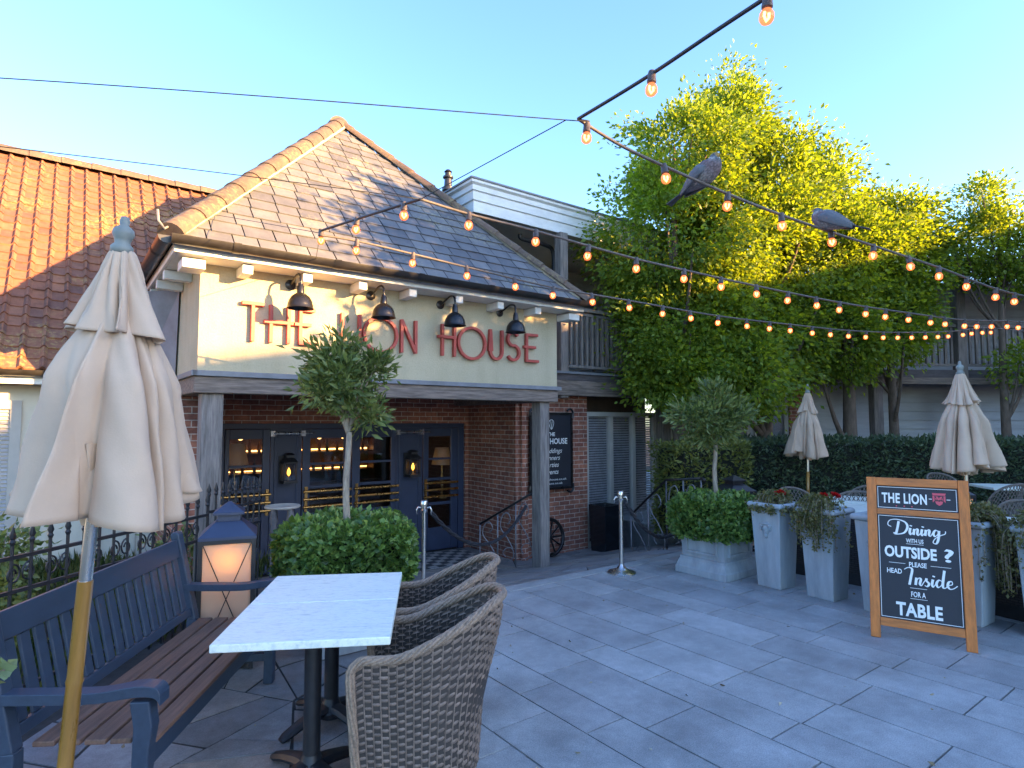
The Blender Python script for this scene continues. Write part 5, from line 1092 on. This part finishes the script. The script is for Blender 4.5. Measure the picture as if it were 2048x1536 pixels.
LJ=planline((.34,3.0),(4.5,5.4)); L0=planline((.34,3.0),(.95,2.15)); L2=planline((-.55,3.6),(6.45,7.7)); L3=planline((-1.37,4.3),(7.5,9.5)); LB=planline((-1.37,4.3),(-.55,3.6))
festoon('festoon string passing overhead to the top edge of the picture',[(1156,238),(1300,150),(1525,0)],[(1304,168),(1536,22)],L0,m_cableblk,ext=(1.75,1.0,3.30))
festoon('festoon string the two wood pigeons sit on',[(1156,238),(1240,290),(1328,332),(1456,388),(1563,430),(1662,464),(1748,492),(1878,535),(2048,592)],[(1174,270),(1328,345),(1456,402),(1563,446),(1662,484),(1748,506),(1817,530),(1878,549),(1934,564),(1992,577),(2029,587)],LJ,m_cable,ext=(7.4,7.07,3.0))
S2b=[(938,446),(1072,478),(1178,508),(1273,535),(1368,551),(1442,572),(1513,585),(1577,598),(1632,608),(1680,617),(1733,625),(1772,632),(1817,640),(1861,642),(1889,645),(1929,650),(1955,653),(1983,653),(2015,652),(2038,652)]
festoon('middle festoon string crossing in front of the white cornice',[(840,398),(938,428),(1072,462),(1178,492),(1273,518),(1368,540),(1513,572),(1680,605),(1817,626),(1929,640),(2048,645)],S2b,L2,m_cable,ext=(9.3,9.37,3.05))
S3b=[(714,493),(826,521),(933,545),(1028,566),(1107,585),(1183,598),(1257,613),(1326,624),(1380,634),(1437,642),(1493,648),(1540,655),(1580,658),(1625,663),(1660,667),(1697,670),(1733,672),(1767,673),(1797,674),(1823,673),(1850,672),(1876,671),(1898,670),(1925,667),(1943,666),(1965,664),(1981,662)]
festoon('lowest festoon string crossing the slate roof and the balcony',[(640,470),(714,482),(826,508),(933,534),(1107,575),(1257,601),(1437,632),(1580,649),(1697,661),(1797,665),(1898,663),(1981,656)],S3b,L3,m_cable,ext=(9.4,10.6,3.25))
festoon('short black festoon link in front of the slate hip',[(640,462),(714,438),(809,408),(842,398)],[(642,470),(714,446),(808,428)],LB,m_cableblk)
def wire(lab,pts):
    mb=MB(); mb.tube(crom(pts,8),.0028,5); tag(mb.build('support_wire',m_cableblk,None,True),lab,'wire')
wire('thin steel wire running left from the festoon corner across the open sky',[LJ(1156,238),D(1132,240,2.97),D(560,195,2.75),D(0,156,2.6),D(-500,130,2.4)])
wire('thin steel wire from the festoon corner down to the hip link',[D(1132,240,2.97),L2(842,398)])
wire('thin steel wire crossing the red roof and the hip to the middle festoon string',[L2(840,398),D(500,353,3.3),D(0,293,3.0),D(-400,250,2.8)])
wire('thin steel wire from the lowest festoon string to the pub gutter',[D(640,466,4.3),W(1.0,EN-.06,EZ-.02)])
wire('thin pale wire sloping across the red roof behind the parasol',[D(240,402,6.5),D(420,428,6.0),D(640,466,4.3)])
# ------------------------------------------------------------------ pigeons
def pigeonmat():
    m,t,b=newmat('pigeon_plumage'); a=t.nodes.new('ShaderNodeVertexColor'); a.layer_name='plumage'; n=noise(t,coords(t,(1,1,1)),70,4); vo=t.nodes.new('ShaderNodeTexVoronoi'); vo.inputs['Scale'].default_value=75; t.links.new(coords(t,(.6,1,1)),vo.inputs['Vector'])
    c=mixc(t,1.0,a.outputs[0],ramp(t,n,[(.3,(.7,.7,.7)),(.7,(1.2,1.2,1.2))]),'MULTIPLY'); c=mixc(t,1.0,c,ramp(t,vo.outputs['Distance'],[(.15,(1.12,1.12,1.12)),(.7,(.62,.62,.62))]),'MULTIPLY')
    t.links.new(c,b.inputs['Base Color']); b.inputs['Roughness'].default_value=.85; bump(t,b,vo.outputs['Distance'],-.6,.008); return m
m_pig=pigeonmat()
m_wing=M('pigeon_wing',(.115,.125,.14),.75,var=.25,scale=40,stretch=(.4,3,3),bs=60,bst=.3); m_dark=M('pigeon_flight_feathers',(.055,.055,.06),.7,var=.3,scale=40)
def pigeon(at,rz,pitch,lab,tuck=0):
    t=thing('wood_pigeon',lab,'pigeon',at,rz,'wood pigeons on the festoon string'); t.rotation_euler=(0,-pitch,rz)
    t.scale=(.78,.78,.78)                                   # x forward, z up, origin at the feet
    sp=[(-.235,.075,.004,.018),(-.19,.085,.012,.030),(-.14,.092,.030,.042),(-.09,.100,.052,.056),(-.03,.105,.072,.068),(.03,.112,.078,.073),(.08,.125,.070,.068),(.108,.140,.057,.056),(.122,.160,.042,.041),(.130,.174,.036,.034),(.141,.182,.029,.027),(.157,.180,.016,.015),(.168,.175,.006,.006),(.179,.171,.002,.002)]
    n=20; vs=[];cols=[]
    for i,(x,z,rz_,ry) in enumerate(sp):
        j=min(i+1,len(sp)-1);k=max(i-1,0); d=Vector((sp[j][0]-sp[k][0],0,sp[j][1]-sp[k][1])).normalized(); u=Vector((-d.z,0,d.x))
        for q in range(n):
            th=2*math.pi*q/n; p=Vector((x,0,z))+u*(rz_*1.16*math.sin(th))+Vector((0,1,0))*(ry*1.16*math.cos(th)); vs.append(p); s_=math.sin(th)
            if i>=11: c=(.45,.30,.10)
            elif i>=8: c=(.12,.14,.16) if not(i==8 and abs(s_)<.55) else (.42,.43,.42)
            elif i>=6: c=(.20,.15,.155) if s_<.6 else (.24,.25,.27)
            elif i<2: c=(.07,.07,.075)
            else: c=(.27,.25,.24) if s_<-.1 else (.15,.16,.175)
            cols.append(c)
    mb=MB(); mb.add(vs,[(i*n+q,i*n+(q+1)%n,(i+1)*n+(q+1)%n,(i+1)*n+q) for i in range(len(sp)-1) for q in range(n)]+[tuple(range(n-1,-1,-1))]); o=mb.build('body',m_pig,t,True,subs=1)
    ca=o.data.color_attributes.new('plumage','FLOAT_COLOR','POINT'); ca.data.foreach_set('color',np.array([(*c,1) for c in cols],np.float32).ravel())
    for s_ in (-1,1):
        mb=MB(); q=[(.075,.135,.060),(.02,.142,.078),(-.05,.128,.072),(-.13,.108,.046),(-.20,.090,.020)]; vs=[]
        for i,(x,z,y) in enumerate(q):
            hgt=[.030,.050,.050,.036,.012][i]
            for a in range(7): f=a/6*2-1; vs.append((x-.012*abs(f),s_*(y*1.13+.012*(1-f*f)-.022*max(0,f)**2),z-.018+f*hgt))
        mb.add(vs,[(i*7+a,i*7+a+1,i*7+8+a,i*7+7+a) for i in range(4) for a in range(6)]); wg_=mb.build('wing',m_wing,t,True); sm=wg_.modifiers.new('s','SOLIDIFY'); sm.thickness=.008
        mb=MB()
        for a in range(4): mb.bar((-.06,s_*(.078-.003*a),.098+.012*a-.012),(-.205+.02*a,s_*.022,.078+.008*a),.005,.013)
        mb.build('flight_feathers',m_dark,wg_)
        MB().ell((.139,s_*.035,.187),(.0045,.003,.0045),8,6).build('eye',m_dark,t,True); mb=MB(); mb.tube([(.0,s_*.025,.06),(.0,s_*.022,.036)],.006,6)
        for a in (-.5,0,.5): mb.tube([(0,s_*.022,.038),(.022*math.cos(a),s_*.022+.022*math.sin(a),.042),(.03*math.cos(a),s_*.022+.03*math.sin(a),.034)],.0035,5)
        mb.build('leg',M('pink_leg',(.40,.14,.12),.6),t,True)
    mb=MB(); mb.poly([(-.20,-.020,.076),(-.20,.020,.076),(-.335,.036,.060),(-.335,-.036,.060)],.008,(0,0,1)); mb.build('tail',m_dark,t)
p=LJ(1415,366); pigeon(p+Vector((0,0,-.024)),R(-48),R(19),'wood pigeon facing right with breast and pale belly showing, nearer the festoon corner')
p=LJ(1652,458); pigeon(p+Vector((0,0,-.028)),R(135),R(18),'hunched wood pigeon facing left with tail hanging down to the right')
# ------------------------------------------------------------------ small plants on the left
def bush(at,lab,r,n,L,mat,h,wd=.3,cat='shrub'):
    t=thing('garden_shrub',lab,cat,at); P,Q,CC=clump([(0,0,h*.6,r,r,h*.42)],max(6,n//40),40,.07,.3); mb=MB()
    for c in CC[::2]: mb.tube(crom([(0,0,0),(c[0]*.3,c[1]*.3,c[2]*.5),tuple(c)],4),.006,5)
    mb.build('stems',m_stem,t,True); leaves('leaves',P,Q,L,wd,mat,t)
bush((-4.3,5.1,-.05),'leafy shrub below the left hand window, behind the parasol hem',.35,1300,.07,m_laurel,1.0); bush((-3.7,4.4,-.05),'low green plant among the grass behind the iron railing',.25,600,.05,m_yew2,.6)
bush((-3.35,6.3,-.05),'small shrub at the foot of the pub corner behind the railing',.3,700,.055,m_laurel,.7)
p=D(6,1345,2.0); t=thing('ivy_sprig','pale green ivy sprig poking in at the left edge by the bench post','plant',(p.x-.1,p.y,0)); pts=crom([(0,0,0),(-.02,.05,.4),(0,0,p.z-.05),(.08,-.02,p.z),(.13,-.03,p.z+.02)],6); MB().tube(pts,.004,5).build('stems',m_stem,t,True)
P=[];Q=[]
for q in pts[12:]:
    for _ in range(2): P.append(q); Q.append(np.array([rng.normal()*.7+.3,rng.normal()*.7,rng.normal()*.5+.2]))
leaves('leaves',P,Q,.05,.42,leafmat('pale_ivy',[(.16,.22,.10),(.25,.30,.17),(.12,.18,.07)],.25),t)
# cable on the ground and clutter by the brick pier
p=fac(1112,1060,.85); t=thing('garden_ornament','dark iron cartwheel leaning on the brick pier under the chalkboard','ornament',W(p.x,.98,-.44),ANG); mb=MB()
mb.tube([(.28*math.cos(a*.2618),.04*math.sin(a*.2618)+.02,.28+.28*math.sin(a*.2618)) for a in range(24)],.03,8,closed=True); mb.build('rim',m_bronze,t,True); mb=MB()
for a in range(5): mb.tube([(.27*math.cos(a*.628),.04*math.sin(a*.628)+.02,.28+.27*math.sin(a*.628)),(-.27*math.cos(a*.628),-.04*math.sin(a*.628)+.02,.28-.27*math.sin(a*.628))],.014,6)
mb.build('spokes',m_bronze,t,True)
p=fac(1215,1060,.75); t=thing('black_planter','glossy black rectangular planter standing in front of the blinds window','planter',W(p.x,.8,-.5),ANG); MB().lathe([(.17*1.414,0),(.20*1.414,.80),(.17*1.414,.80),(.16*1.414,.70)],(0,0,0),4,None,True).build('body',M('gloss_black',(.012,.014,.018),.12),t,bevel=.008); MB().box(-.16,.16,-.16,.16,.68,.72).build('soil',m_soil,t)

n=150; P=np.stack([rng.uniform(-2.2,5.0,n),rng.uniform(2.0,7.0,n),np.full(n,.004)],1); o=leaves('fallen_leaves',P,np.stack([rng.normal(size=n),rng.normal(size=n),np.full(n,.08)],1),.028,.3,leafmat('dry_leaves',[(.20,.12,.05),(.45,.42,.34),(.12,.08,.04),(.55,.53,.48)],.1),jit=.6,fold=.1)
tag(o,'scatter of tiny dry leaves and petals on the paving','leaf litter',kind='stuff')
